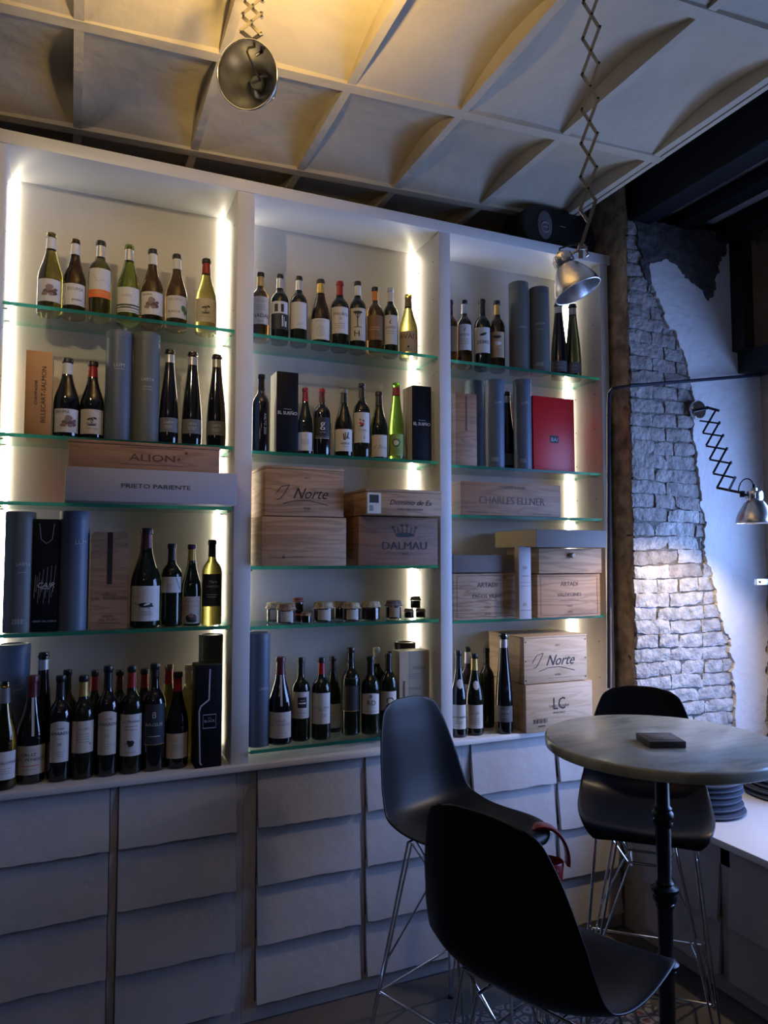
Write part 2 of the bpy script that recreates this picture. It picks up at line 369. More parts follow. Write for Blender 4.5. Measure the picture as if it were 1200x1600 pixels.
    slab([(1152, 1330), (1150, 1150), (1147, 1100), (1143, 1060), (1144, 1040), (1138, 1000), (1128, 985), (1122, 950), (1116, 930), (1112, 900), (1103, 880), (1100, 850), (1098, 800), (1092, 785), (1094, 760), (1085, 730), (1085, 700), (1080, 660), (1082, 640), (1079, 600), (1072, 570), (1066, 556), (1054, 520), (1042, 510), (1036, 485), (1023, 462), (1013, 440), (1016, 412), (1035, 406), (1055, 415), (1070, 435), (1090, 452), (1103, 474), (1116, 450), (1121, 420), (1130, 398), (1133, 372), (1192, 380), (1196, 700), (1196, 1100), (1192, 1330)],
         PY - .009, PY + .01, 'wall_right_plaster', pm, 'white plaster left on the right part of the brick pier')
    slab([(988, 343), (1133, 366), (1136, 395), (1122, 430), (1112, 480), (1090, 470), (1070, 450), (1040, 430), (1018, 425), (1010, 455), (1003, 420), (998, 385)], PY - .008, PY + .008, 'wall_right_render', cm, 'dark bare render at the top of the brick pier')
pier()
beige = mat('beige_plaster', (0.50, 0.42, 0.34), 0.85, noise=0.2, nscale=6, bump=0.3)
mb = MB(); mb.box((3.05, 2.2, 0), (3.2, 2.9, 3.2)); mb.box((3.05, -1.2, 2.56), (3.2, 2.2, 3.2)); mb.box((3.05, -1.2, 0), (3.2, 2.2, .56)); mb.box((3.05, -1.2, .56), (3.2, -.75, 2.56))
mb.box((2.93, PY - .02, 2.57), (3.05, PY, 3.12))
struct(mb, 'wall_right', beige, 'beige plastered wall around the window', 'wall')
t = MB(); t.box((2.865, 2.36, 2.57), (2.93, 2.43, 3.10)); t.box((2.90, -.8, 2.47), (3.06, 2.43, 2.57)); struct(t, 'trim_1', steelblk, 'black steel lintel and post above the window', 'trim')
t = MB(); t.box((3.055, 2.26, .56), (3.12, 2.38, 2.47)); t.box((3.06, -.75, .56), (3.12, -.67, 2.47)); t.box((3.06, -.67, .56), (3.12, 2.30, .62)); t.box((3.06, .78, .62), (3.10, .84, 2.47))
wf = struct(t, 'window_1', steelblk, 'black framed window above the bench', 'window')
gl = bpy.data.materials.new('window_glass'); gl.use_nodes = True; nt = gl.node_tree; nt.nodes.clear()
o_ = nt.nodes.new('ShaderNodeOutputMaterial'); tr = nt.nodes.new('ShaderNodeBsdfTransparent'); gs = nt.nodes.new('ShaderNodeBsdfGlossy'); gs.inputs['Roughness'].default_value = 0.02
mx = nt.nodes.new('ShaderNodeMixShader'); mx.inputs[0].default_value = .08; nt.links.new(tr.outputs[0], mx.inputs[1]); nt.links.new(gs.outputs[0], mx.inputs[2]); nt.links.new(mx.outputs[0], o_.inputs[0])
t = MB(); t.box((3.078, -.67, .62), (3.084, 2.30, 2.47)); t.build('pane', gl, wf)
t = MB(); p = at(1184, 909, 2.34); t.box((p.x - .03, 2.32, p.z - .014), (p.x + .1, 2.335, p.z + .014)); t.box((p.x - .015, 2.31, p.z - .006), (p.x + .0, 2.32, p.z + .006)); t.build('latch', steel, wf, bevel=.003)
# tie rod
a = Vector((2.235, 2.50, 2.26)); b = at(953, 612, 2.47); c = at(985, 603, 2.40); d = at(1188, 586, 2.38)
mb = MB(); mb.tube([at(951, 1075, 2.50), at(951, 640, 2.49), at(952, 615, 2.48), at(958, 607, 2.45), c, d], .008)
tag(mb.build('wall_pipe', mat('blue_black_pipe', (0.02, 0.025, 0.045), .35, .3)), 'thin dark pipe climbing beside the shelving and crossing the brick pier', 'pipe')

# ------------------------------------------------------------------ shelving
YF, YB = 2.545, 2.79
UPR = [(-0.285, -0.222), (0.527, 0.590), (1.353, 1.405), (2.180, 2.222)]
ZT, ZU, ZW = 2.975, 2.93, 0.877
sh = thing('shelving_unit', 'tall white open shelving with three bays and lit back corners', 'shelving', (0, 0, ZW))
def zbox(a, b): return (a[0], a[1], a[2] - ZW), (b[0], b[1], b[2] - ZW)
for x0, x1 in UPR:
    mb = MB(); mb.box(*zbox((x0, YF, ZW + .0005), (x1, YB, ZU))); mb.build('upright', white_lam, sh, bevel=.002)
mb = MB(); mb.box(*zbox((-.30, YF - .004, ZU), (2.235, YB + .02, ZT))); mb.build('top_panel', white_lam, sh, bevel=.002)
BAYS = [(-0.222, 0.527), (0.590, 1.353), (1.405, 2.180)]
led = bpy.data.materials.new('led_light'); led.use_nodes = True; nt = led.node_tree; nt.nodes.clear()
o_ = nt.nodes.new('ShaderNodeOutputMaterial'); em = nt.nodes.new('ShaderNodeEmission'); em.inputs[0].default_value = (1.0, 0.88, 0.66, 1); em.inputs[1].default_value = LED_POWER; nt.links.new(em.outputs[0], o_.inputs[0])
for x0, x1 in BAYS:
    mb = MB(); mb.box(*zbox((x0, YB, ZW + .0005), (x1, YB + .015, ZU))); mb.build('back_panel', back_lam, sh)
    for x in (x0 + .006, x1 - .018):
        mb = MB(); mb.box(*zbox((x, YB - .010, ZW + .01), (x + .012, YB - .003, ZU - .006))); mb.build('led_strip', led, sh)
    for xs, sg in ((x0, 1), (x1, -1)):
        mb = MB()
        for y in (YF + .05, YB - .06):
            for z in [1.06 + .16 * i for i in range(12)]:
                q = Matrix.Translation((xs + sg * .001, y, z - ZW)) @ Matrix.Rotation(PI / 2 * sg, 4, 'Y'); mb.lathe([(0, .0008), (.0028, .0008), (.0028, 0)], 8, 0, q)
        tag(mb.build('pin_holes', rubber, sh), kind='stuff')
# glass
gm = bpy.data.materials.new('shelf_glass'); gm.use_nodes = True; nt = gm.node_tree; nt.nodes.clear()
o_ = nt.nodes.new('ShaderNodeOutputMaterial'); tr = nt.nodes.new('ShaderNodeBsdfTransparent'); tr.inputs[0].default_value = (.90, .96, .94, 1)
gs = nt.nodes.new('ShaderNodeBsdfGlossy'); gs.inputs['Roughness'].default_value = 0.03; lw = nt.nodes.new('ShaderNodeFresnel'); lw.inputs[0].default_value = 1.5; ge_ = nt.nodes.new('ShaderNodeNewGeometry'); io_ = nt.nodes.new('ShaderNodeMapRange'); io_.inputs['To Min'].default_value = 1.5; io_.inputs['To Max'].default_value = 1 / 1.5; nt.links.new(ge_.outputs['Backfacing'], io_.inputs['Value']); nt.links.new(io_.outputs[0], lw.inputs[0])
mx = nt.nodes.new('ShaderNodeMixShader'); nt.links.new(lw.outputs[0], mx.inputs[0]); nt.links.new(tr.outputs[0], mx.inputs[1]); nt.links.new(gs.outputs[0], mx.inputs[2]); nt.links.new(mx.outputs[0], o_.inputs[0])
ge = bpy.data.materials.new('shelf_glass_edge'); ge.use_nodes = True; nt = ge.node_tree; nt.nodes.clear()
o_ = nt.nodes.new('ShaderNodeOutputMaterial'); tl = nt.nodes.new('ShaderNodeBsdfTranslucent'); tl.inputs[0].default_value = (.07, .46, .42, 1)
gs = nt.nodes.new('ShaderNodeBsdfPrincipled'); gs.inputs['Base Color'].default_value = (.01, .12, .11, 1); gs.inputs['Roughness'].default_value = .15
mx = nt.nodes.new('ShaderNodeMixShader'); mx.inputs[0].default_value = .35; nt.links.new(tl.outputs[0], mx.inputs[1]); nt.links.new(gs.outputs[0], mx.inputs[2]); nt.links.new(mx.outputs[0], o_.inputs[0])
gb = bpy.data.materials.new('shelf_glass_rear'); gb.use_nodes = True; nt = gb.node_tree; nt.nodes.clear()
o_ = nt.nodes.new('ShaderNodeOutputMaterial'); tr = nt.nodes.new('ShaderNodeBsdfTransparent'); tr.inputs[0].default_value = (.55, .9, .82, 1); nt.links.new(tr.outputs[0], o_.inputs[0])
SHZ = [[2.417, 1.992, 1.774, 1.356], [2.413, 1.982, 1.564, 1.350], [2.406, 1.972, 1.768, 1.341]]
BN = ['left', 'middle', 'right']; ON = ['top', 'second', 'third', 'fourth']; TH = .012
def glass(x0, x1, z, label, y0=YF + .012, y1=YB - .014):
    t = thing('glass_shelf', label, 'shelf', ((x0 + x1) / 2, y0, z - TH), 0, 'clear glass shelves of the shelving')
    hw = (x1 - x0) / 2 - .003; D = y1 - y0
    mb = MB(); mb.add([(-hw, 0, 0), (hw, 0, 0), (hw, D, 0), (-hw, D, 0), (-hw, 0, TH), (hw, 0, TH), (hw, D, TH), (-hw, D, TH)], [(0, 3, 2, 1), (4, 5, 6, 7)], 0)
    n = len(mb.v) - 8; mb.f += [(n, n + 1, n + 5, n + 4)]; mb.m += [1]; mb.f += [(n + 1, n + 2, n + 6, n + 5), (n + 2, n + 3, n + 7, n + 6), (n + 3, n, n + 4, n + 7)]; mb.m += [2, 2, 2]
    mb.build('pane', [gm, ge, gb], t)
    for sx in (-1, 1):
        for yy in (.03, D - .05):
            mb = MB(); mb.tube([(sx * (hw + .0028), yy, -.0035), (sx * (hw - .012), yy, -.0035)], .003, 8); mb.build('support_pin', chrome, t)
for bi, (x0, x1) in enumerate(BAYS):
    for si, z in enumerate(SHZ[bi]): glass(x0, x1, z, '%s glass shelf in the %s bay of the white shelving' % (ON[si], BN[bi]))
glass(BAYS[1][0], BAYS[1][1], .921, 'low glass shelf just above the counter in the middle bay', y0=YF - .01)
# blocks that carry the low glass
# worktop and drawers
wt = MB(); wt.box((-1.3, YF - .030, .857), (2.236, YB + .03, ZW)); tag(wt.build('worktop', white_lam, bevel=.002), 'long white worktop running under the three lit bays', 'worktop')
def slat(mb, a, b, zt, zb, rnd, out=.026, axis='x'):
    """one leaning drawer front with a worn lower edge"""
    n = 14; T = .014; rows = [(zt, 0.002), (zb, -out)]; vs = []
    for k in range(n + 1):
        f = k / n; x = a + (b - a) * f; jz = rnd.uniform(-.0022, .0022) + .0006 * math.sin(f * 9 + zt * 31)
        vs += [(x, 0.002 - T * .2, zt), (x, -out, zb + jz), (x, -out + T, zb + jz * .5), (x, 0.002 + T, zt)]
    if axis == 'y': vs = [(v[1], v[0], v[2]) for v in vs]
    fs = []
    for k in range(n):
        q = k * 4
        for e in range(4): fs.append((q + e, q + (e + 1) % 4, q + 4 + (e + 1) % 4, q + 4 + e))
    fs += [(0, 1, 2, 3), (n * 4 + 3, n * 4 + 2, n * 4 + 1, n * 4)]
    mb.add(vs, fs)
rnd = random.Random(11)
ROWS = [(.852, .657), (.668, .462), (.473, .262), (.273, .066)]
units = [(-1.28, .575, [(-1.07, -.68), (-.655, -.268), (-.248, .139), (.162, .549)], 'left drawer cabinet with two visible columns of white fronts'),
         (.575, 1.445, [(.619, 1.008), (1.029, 1.418)], 'middle drawer cabinet with worn white fronts behind the left stool'),
         (1.445, 2.236, [(1.483, 1.884), (1.900, 2.225)], 'right drawer cabinet with white fronts behind the round table')]
for xa, xb, cols, lab in units:
    t = thing('drawer_cabinet', lab, 'cabinet', (xa, YF, 0), 0, 'white drawer cabinets below the worktop')
    mb = MB(); mb.box((.0005, .03, 0.001), (xb - xa - .0005, YB - YF, .856)); mb.box((.0005, .003, .001), (xb - xa - .0005, .03, .064))
    xs = [0] + [v - xa for c in cols for v in c] + [xb - xa]
    for i in range(0, len(xs), 2): mb.box((xs[i] + .0005 * (i == 0), .003, .064), (xs[i + 1] - (.0005 if i == len(xs) - 2 else 0), .03, .856))
    mb.build('carcass', paint, t)
    for c0, c1 in cols:
        for zt, zb in ROWS:
            mb = MB(); slat(mb, c0 - xa + .003, c1 - xa - .003, zt, zb, rnd); mb.build('drawer', paint, t)
# bench
t = thing('window_bench', 'low white bench with drawer fronts along the window wall', 'bench', (2.24, 0, 0))
mb = MB(); mb.box((-.012, -.9, .525), (.79, PY - .02, .552)); mb.build('bench_top', mat('bench_top_white', (.72, .72, .74), .3), t, bevel=.003)
mb = MB(); mb.box((.03, -.9, .001), (.79, 2.42, .524)); mb.box((.003, -.9, .001), (.03, 2.535, .06))
ycols = [(2.40, 2.02), (1.98, 1.60), (1.56, 1.18), (1.14, .76), (.72, .34)]
ed = [2.535] + [v for c in ycols for v in c] + [-.9]
for i in range(0, len(ed), 2): mb.box((.003, ed[i + 1], .06), (.03, ed[i], .524))
mb.box((.003, -.9, .46), (.03, 2.535, .524))
bench_paint = mat('bench_paint', (0.48, 0.46, 0.46), 0.6, noise=0.2, nscale=5, bump=0.15, bscale=18)
mb.build('carcass', bench_paint, t)
for y1, y0 in ycols:
    for zt, zb in ((.462, .256), (.268, .066)):
        mb = MB(); slat(mb, y0 + .003, y1 - .003, zt, zb, rnd, out=.022, axis='y'); mb.build('drawer', bench_paint, t)

# ------------------------------------------------------------------ bottles, tubes, boxes, jars
def glassy(name, col, rough=.04, tr=1.0, ior=1.36):
    return mat('glass_' + name, col, rough, trans=tr, ior=ior, coat=.3)
GL = {'olive': glassy('olive', (.20, .18, .045)), 'amber': glassy('amber', (.15, .085, .035)), 'green': glassy('green', (.26, .36, .07)), 'brown': glassy('brown', (.10, .055, .02)),
      'dark': glassy('dark', (.018, .024, .014), tr=.5), 'black': mat('glass_black', (.006, .006, .008), .08, coat=.6), 'pale': glassy('pale', (.34, .30, .08)), 'lime': glassy('lime', (.24, .52, .07))}
CAPC = {'white': (.62, .62, .62), 'black': (.015, .015, .017), 'red': (.28, .015, .02), 'gold': (.55, .38, .12), 'silver': (.5, .5, .52), 'orange': (.6, .2, .03), 'wine': (.10, .015, .02), 'grey': (.16, .16, .17), 'cream': (.55, .5, .38), 'brown': (.2, .15, .09), 'purple': (.05, .02, .08)}
def capmat(k): return mat('foil_' + k, CAPC[k], .35, .5 if k in ('gold', 'silver') else 0.0)
LABC = {'white': (.58, .57, .56), 'cream': (.52, .48, .41), 'black': (.02, .02, .024), 'grey': (.12, .13, .15), 'brown': (.20, .11, .05), 'ink': (.03, .035, .05), 'tan': (.42, .33, .22), 'greeny': (.25, .35, .1)}
def labmat(k): return mat('label_' + k, LABC[k], .6)
PROF = {'bordeaux': [(0, .012), (.6, .004), (.9, 0), (.98, .008), (1, .03), (1, .60), (.975, .64), (.87, .685), (.66, .725), (.47, .755), (.39, .79), (.36, .86), (.345, .945), (.41, .95), (.41, .98), (.37, 1), (.26, 1), (.24, .97), (0, .97)],
        'burgundy': [(0, .012), (.6, .004), (.9, 0), (.98, .008), (1, .03), (1, .42), (.985, .46), (.92, .52), (.80, .58), (.66, .64), (.54, .70), (.44, .76), (.385, .83), (.345, .93), (.345, .945), (.41, .95), (.41, .975), (.36, 1), (.26, 1), (.24, .97), (0, .97)],
        'flute': [(0, .012), (.8, 0), (.94, .008), (.97, .03), (1, .10), (1, .20), (.97, .30), (.90, .42), (.80, .53), (.68, .64), (.57, .74), (.49, .83), (.45, .90), (.44, .955), (.53, .96), (.53, .978), (.46, .985), (.46, 1), (.3, 1), (.28, .98), (0, .98)],
        'alsace': [(0, .012), (.9, 0), (.98, .008), (1, .03), (1, .36), (.97, .44), (.88, .53), (.75, .62), (.62, .71), (.52, .80), (.45, .88), (.43, .945), (.5, .95), (.5, .98), (.44, 1), (.3, 1), (.28, .97), (0, .97)]}
def prof_r(P, t):
    for (r0, z0), (r1, z1) in zip(P[2:], P[3:]):
        if z0 <= t <= z1 and z1 > z0: return r0 + (r1 - r0) * (t - z0) / (z1 - z0)
    return .36
def bottle(u, vt, wpx, y, zb, shape, gl, cap, lab, art, desc, cat_group, capz=(.80, .942), top=None, yaw=0.0, lw=62):
    """u: column of the axis, vt: row of the mouth, wpx: width of the body, lab: (colour, z0, z1)"""
    zmid = zb + .15
    p = at(u, 869 - (zmid - CAMH) * 430, y); q = at(u, vt, y); H = q.z - zb
    x = p.x; dd = depth((x, y, zmid)); R = wpx * dd / FPX / 2
    t = thing('wine_bottle', desc, 'bottle', (x, y, zb), 0, cat_group)
    P = [(r * R, z * H) for r, z in PROF[shape]]
    mb = MB(); mb.lathe(P, 28); mb.build('glass_body', GL[gl], t, sharp=50)
    az = math.atan2(-y, -x) + yaw       # the label looks at the room
    if cap:
        n = 5; c0, c1 = capz; mb = MB()
        pr = [(prof_r(PROF[shape], c0 + (c1 - c0) * i / n) * R + .0005, (c0 + (c1 - c0) * i / n) * H) for i in range(n + 1)]
        mb.lathe([(pr[0][0] - .001, pr[0][1])] + pr + [(pr[-1][0] - .001, pr[-1][1])], 24)
        if top is None: mb.build('foil_capsule', capmat(cap), t, sharp=50)
        else:
            mb.build('foil_capsule', capmat(cap), t, sharp=50)
        if top:
            mb = MB(); mb.lathe([(.36 * R, .942 * H), (.425 * R, .948 * H), (.43 * R, .985 * H), (.38 * R, 1.004 * H), (0, 1.004 * H)], 24); mb.build('foil_top', capmat(top), t, sharp=50)
    if lab:
        c, z0, z1 = lab; hw = math.radians(lw); n = 16; Rl = R * 1.0 + .0006; zz0, zz1 = z0 * H, z1 * H
        arch = c.startswith('^'); c = c.strip('^')
        def mp(sx, z, lift=0):
            a = az + sx / Rl; zr = (zz0 + z) / H; rr = max(prof_r(PROF[shape], min(zr, .99)) * R, .2 * R) if zr > .38 else R
            return ((rr + .0006 + lift) * math.cos(a), (rr + .0006 + lift) * math.sin(a), zz0 + z)
        mb = MB(); vs = []; m = 3
        for i in range(n + 1):
            sx = (-1 + 2 * i / n) * hw * Rl; hh = (zz1 - zz0) * (1 - (.07 * (2 * i / n - 1) ** 2 if arch else 0))
            for j in range(m + 1): vs.append(mp(sx, hh * j / m))
        mb.add(vs, [(i * (m + 1) + j, (i + 1) * (m + 1) + j, (i + 1) * (m + 1) + j + 1, i * (m + 1) + j + 1) for i in range(n) for j in range(m)])
        lb = mb.build('label', labmat(c), t)
        if art: marks([(*a[:4], a[4] * 1.3, *a[5:]) if a[0] == 't' else a for a in art], 2 * hw * Rl, zz1 - zz0, mp, 'print', lb)
    return t
def neckring(t, R, H, z0, z1, k):
    pass

tubem = {'blue': mat('card_blue_grey', (.085, .115, .175), .45), 'green': mat('card_green_grey', (.10, .115, .12), .5), 'dark': mat('card_charcoal', (.045, .05, .055), .45), 'brown': mat('card_black_brown', (.025, .02, .018), .35)}
def tube_item(u, vt, wpx, y, zb, col, art, desc, group='cardboard bottle tubes on the shelving'):
    zmid = zb + .17; p = at(u, 869 - (zmid - CAMH) * 430, y); q = at(u, vt, y); H = q.z - zb
    R = wpx * depth((p.x, y, zmid)) / FPX / 2; t = thing('gift_tube', desc, 'gift tube', (p.x, y, zb), 0, group)
    mb = MB(); mb.lathe([(0, 0), (R, 0), (R, H * .93), (R - .0012, H * .93)], 32); b = mb.build('tube_body', tubem[col], t)
    mb = MB(); mb.lathe([(R - .0012, H * .931), (R + .0004, H * .931), (R + .0004, H - .002), (R - .001, H), (R - .004, H), (R - .006, H - .004), (0, H - .004)], 32); mb.build('tube_lid', tubem[col], t)
    az = math.atan2(-y, -p.x)
    def mp(sx, z, lift=0): a = az + sx / R; return ((R + .0006 + lift) * math.cos(a), (R + .0006 + lift) * math.sin(a), z)
    if art: marks(art, 2 * R, H, mp, 'print', b)
    return t
def box_item(name, cat, u0, u1, vt, y, dp, zb, m, art, desc, group=None, rz=0, lid=None, lidm=None, bev=.0015, um=None, side=None, knob=False, seam=None, vb=None, inset=0):
    """front face from column u0 to u1 at distance y"""
    um = (u0 + u1) / 2; zt = at(um, vt, y).z; H = zt - zb; zc = (zt + zb) / 2; vm = 869 - (zc - CAMH) * 410
    x0 = at(u0, vm, y).x; x1 = at(u1, vm, y).x; W = x1 - x0
    t = thing(name, desc, cat, ((x0 + x1) / 2, y, zb), rz, group)
    lz = H - (lid or 0)
    mb = MB(); mb.box((-W / 2, 0, 0), (W / 2, dp, lz - (.0006 if lid else 0)))
    mats = [m] if side is None else [m, side]
    if side is not None: mb.m[5] = 1; mb.m[3] = 1
    b = mb.build('box_body', mats, t, bevel=bev)
    if lid:
        mb = MB(); o = .002 if lid < .012 else .0015; mb.box((-W / 2 - o, -o, lz), (W / 2 + o, dp, H)); mb.build('lid', lidm or m, t, bevel=bev)
    def mp(sx, z, lift=0): return (sx, -.0006 - lift, z)
    if art: marks(art, W, lz, mp, 'print', b)
    if knob:
        mb = MB(); mb.lathe([(0, 0), (.010, 0), (.012, .012), (.009, .02), (0, .021)], 12, 0, Matrix.Translation((0, 0, H * .72)) @ Matrix.Rotation(PI / 2, 4, 'X')); mb.build('cord_pull', mat('pale_cord', (.5, .42, .36), .7), t)
    return t
w_mid = wood('pine_crate', (.28, .165, .09), (.42, .265, .155)); w_dk = wood('cedar_crate', (.17, .08, .045), (.24, .12, .07)); w_lt = wood('pale_pine', (.50, .36, .23), (.62, .47, .33)); w_red = wood('red_pine', (.24, .125, .065), (.33, .18, .10))
w_art = wood('striped_pine', (.28, .18, .115), (.46, .32, .21), 1.6)
card_g = mat('grey_card', (.17, .155, .15), .6); card_w = mat('white_card', (.36, .36, .41), .5); card_k = mat('black_card', (.006, .006, .010), .5, spec=.2); card_o = mat('orange_card', (.60, .30, .10), .5); card_cream = mat('cream_card', (.45, .42, .33), .5); card_red = mat('red_card', (.50, .012, .015), .4)
card_y = mat('kraft_card', (.42, .33, .19), .6); card_side = mat('pale_card_side', (.5, .48, .42), .5)

def row(items, zb, where, group, **kw):
    n = len(items)
    for i, it in enumerate(items):
        u, vt, wp, y, shp, gl, cap, lab, art, look = it[:10]; ex = it[10] if len(it) > 10 else {}
        bottle(u, vt, wp, y, zb, shp, gl, cap, lab, art, look + ' ' + where, group, **ex)
B, U = 'bordeaux', 'burgundy'
T1 = 'on the left bay top shelf'; e = .0006
row([(78, 365, 37, 2.66, U, 'olive', 'white', ('white', .13, .40), [sp for sp in STONES], 'olive bottle with white foil and stone label, leftmost'),
     (116, 375, 35, 2.66, U, 'brown', 'white', ('white', .13, .40), [('t', 'BRUMA', .1, .68, .17, 'g'), ('t', 'garnatxa', .2, .22, .10, 'k'), ('l', [(-.8, .95), (-.7, .7), (-.85, .5), (-.7, .2), (-.8, 0)], .02, 'k')], 'brown bottle with white foil and plain script label, second'),
     (156, 378, 35, 2.66, B, 'olive', 'silver', ('white', .26, .62), [('r', -1, .0, 1, .27, 'o'), ('l', [(-.6, .8), (-.2, .55), (.3, .6), (.8, .45)], .012, 'g'), ('t', 'valdefinca', 0, .12, .12, 'y')], 'olive bottle with striped foil and orange-banded label', {'top': 'black'}),
     (201, 384, 36, 2.66, U, 'green', 'silver', ('white', .12, .43), [('t', 'CASTA', -.2, .62, .10, 'g'), ('r', -1, .26, .95, .32, 'k'), ('r', -1, .16, .95, .20, 'k'), ('r', -1, .05, .95, .08, 'g'), ('r', -.6, .20, .2, .24, 'g')], 'bright green bottle with black stripes on its white label'),
     (238, 391, 35, 2.66, U, 'amber', 'white', ('white', .13, .42), [('t', 'BRUMA', -.4, .82, .10, 'k')] + STONES, 'amber bottle with black lip and stone label, fifth', {'top': 'black'}),
     (276, 399, 34, 2.66, U, 'amber', 'white', ('white', .13, .42), [('t', 'BRUMA', -.1, .76, .15, 'g'), ('t', 'BLANCA', -.2, .24, .11, 'k'), ('e', .62, .45, .24, .14, .2, 'n'), ('e', .8, .30, .2, .12, .5, 'n')], 'amber bottle with a green vine leaf on its label', {'top': 'black'}),
     (322, 406, 33, 2.66, U, 'pale', 'red', ('cream', .13, .44), PLANT, 'yellowish bottle with red foil, rightmost', {'top': 'black'})],
    SHZ[0][0] + e, T1, 'wine bottles on the top shelf of the left bay')
T2 = 'on the left bay second shelf'; z2 = SHZ[0][1] + e
box_item('gift_box', 'box', 38, 80, 548, 2.562, .17, z2, card_o, [('v', 'BILLECART-SALMON', .55, .48, .26, 'k'), ('v', 'CHAMPAGNE', -.08, .5, .17, 'k')], 'tall orange bottle box with vertical dark lettering, left end of its shelf', side=card_y)
row([(104, 561, 38, 2.62, U, 'black', 'white', ('white', .06, .35), [('t', 'BRUMA', -.3, .80, .14, 'k')] + [(s[0], s[1] + .2, s[2] - .03, *s[3:]) for s in STONES], 'white-foil bottle with stone label beside the orange box', {'top': 'black'}),
     (144, 566, 36, 2.62, U, 'black', 'red', ('cream', .06, .37), PLANT, 'dark bottle with red foil and plant sketch label', {'top': 'black'})], z2, T2, 'wine bottles on the second shelf of the left bay')
tube_item(185, 520, 40, 2.61, z2, 'blue', [('t', 'LUM', .0, .66, .05, 's'), ('t', 'espumos', .0, .635, .025, 's')], 'blue-grey tube beside the red-foil bottle ' + T2)
tube_item(228, 523, 40, 2.61, z2, 'green', [('t', 'LAIETA', .1, .55, .035, 's'), ('t', 'gramona', .1, .49, .022, 's'), ('t', 'brut nature', .1, .465, .018, 's')], 'green-grey tube left of three slender black bottles')
LF = [('t', 'LAIETA', 0, .6, .16, 's'), ('r', -.4, .4, .4, .43, 's'), ('r', -.3, .28, .3, .31, 's')]
for (u, vt, wp), which in zip([(264, 547, 30), (300, 551, 31), (338, 555, 30)], ['left', 'middle', 'right']):
    t = bottle(u, vt, wp, 2.62, z2, 'flute', 'black', 'silver', ('grey', .12, .27), LF, '%s one of three slender black sparkling bottles on the second shelf, left bay' % which, 'slender black sparkling bottles on the left bay', capz=(.86, .945), top='black')
z3 = SHZ[0][2] + e
box_item('long_box', 'box', 101, 370, 734, 2.45, .32, z3, card_w, [('t', 'PRIETO PARIENTE', .02, .42, .19, 'k', 0, 1.35)], 'long low white box with small spaced lettering, under a wooden crate', side=card_red)
box_item('wooden_crate', 'crate', 106, 343, 692, 2.46, .28, at(235, 734, 2.45).z + .001, w_red, [('t', 'ALION', .08, .36, .42, 'b', 0, 1.5), ('l', [(-.35, .92), (.5, .92)], .02, 'b'), ('l', [(-.35, .2), (.5, .2)], .02, 'b'), ('e', .53, .78, .02, .07, 0, 'x'), ('e', .43, .5, .015, .05, 0, 'x')], 'flat reddish wooden crate lying on the long white box', lid=.010)
z4 = SHZ[0][3] + e; T4 = 'on the left bay fourth shelf'
BAR = [('r', -.35 + .06 * i, .07, -.35 + .06 * i + (.02 if i % 3 else .04), .115, 's') for i in range(12)]
tube_item(30, 800, 43, 2.615, z4, 'green', [('t', 'LAIETA', .25, .55, .035, 's'), ('t', 'gramona', .2, .49, .018, 's')] + BAR, 'grey tube with barcode at the left end of the fourth shelf')
box_item('gift_box', 'box', 52, 91, 811, 2.585, .085, z4, card_k, [('t', 'CAIR', 0, .39, .065, 'w', .3), ('r', -.4, .378, .4, .383, 'w'), ('t', 'RIBERA DEL DUERO', 0, .085, .022, 's'), ('l', [(-.6, .96), (-.45, .82), (0, .78), (.45, .82), (.6, .96)], .006, 'g')] + [('l', [(-.9 + .15 * i, .3 + .06 * math.sin(i * 2.1)), (-.8 + .16 * i, .5 + .09 * math.sin(i * 3.3))], .004, 'g') for i in range(11)], 'black paper gift box with scribbled white lettering between two tubes')
tube_item(115, 799, 44, 2.615, z4, 'blue', [('t', 'LUM', .45, .72, .05, 's')], 'blue-grey tube left of the upright wooden bottle box')
def arch_box():
    zt = at(171, 831, 2.59).z; x0 = at(142, 900, 2.59).x; x1 = at(200, 900, 2.59).x; W = x1 - x0; H = zt - z4
    t = thing('wooden_bottle_box', 'upright wooden bottle box with rounded corners and a dark slot', 'box', ((x0 + x1) / 2, 2.59, z4)); r = .014
    pl = [(-W / 2, 0), (W / 2, 0), (W / 2, H - r)] + [(W / 2 - r + r * math.cos(a), H - r + r * math.sin(a)) for a in (.5, 1.05)] + [(W / 2 - r, H), (-W / 2 + r, H)] + [(-W / 2 + r - r * math.sin(a), H - r + r * math.cos(a)) for a in (.5, 1.05)] + [(-W / 2, H - r)]
    mb = MB(); mb.prism(pl, 1, 0, .10); b = mb.build('box_body', w_red, t, tri=True)
    mb = MB(); mb.box((-.008, -.0006, H * .46), (.008, .002, H - .002)); mb.build('dark_slot', mat('dark_slot', (.02, .012, .01), .5), b)
    marks([('t', 'CRUZ', 0, .34, .05, 'b'), ('t', 'DEL PENDON', 0, .30, .045, 'b', 0, 1.25), ('t', 'RIBERA', 0, .12, .035, 'b'), ('t', 'DEL DUERO', 0, .085, .035, 'b'), ('r', -.6, .06, .6, .065, 'b')], W, H, lambda x, z, l=0: (x, -.0008 - l, z), 'print', b)
arch_box()
ANIM = [('e', 0, .46, .42, .07, .05, 'k'), ('e', .3, .44, .18, .04, -.3, 'k'), ('l', [(-.4, .48), (-.7, .50)], .015, 'k'), ('e', .08, .48, .2, .03, .3, 'w'), ('l', [(-.3, .42), (-.35, .34)], .015, 'k'), ('l', [(.2, .42), (.25, .34)], .015, 'k'), ('t', 'VINOS DE', 0, .24, .06, 'g'), ('t', 'EL ARTISTA', 0, .16, .06, 'g'), ('t', '2018', -.55, .68, .05, 'g')]
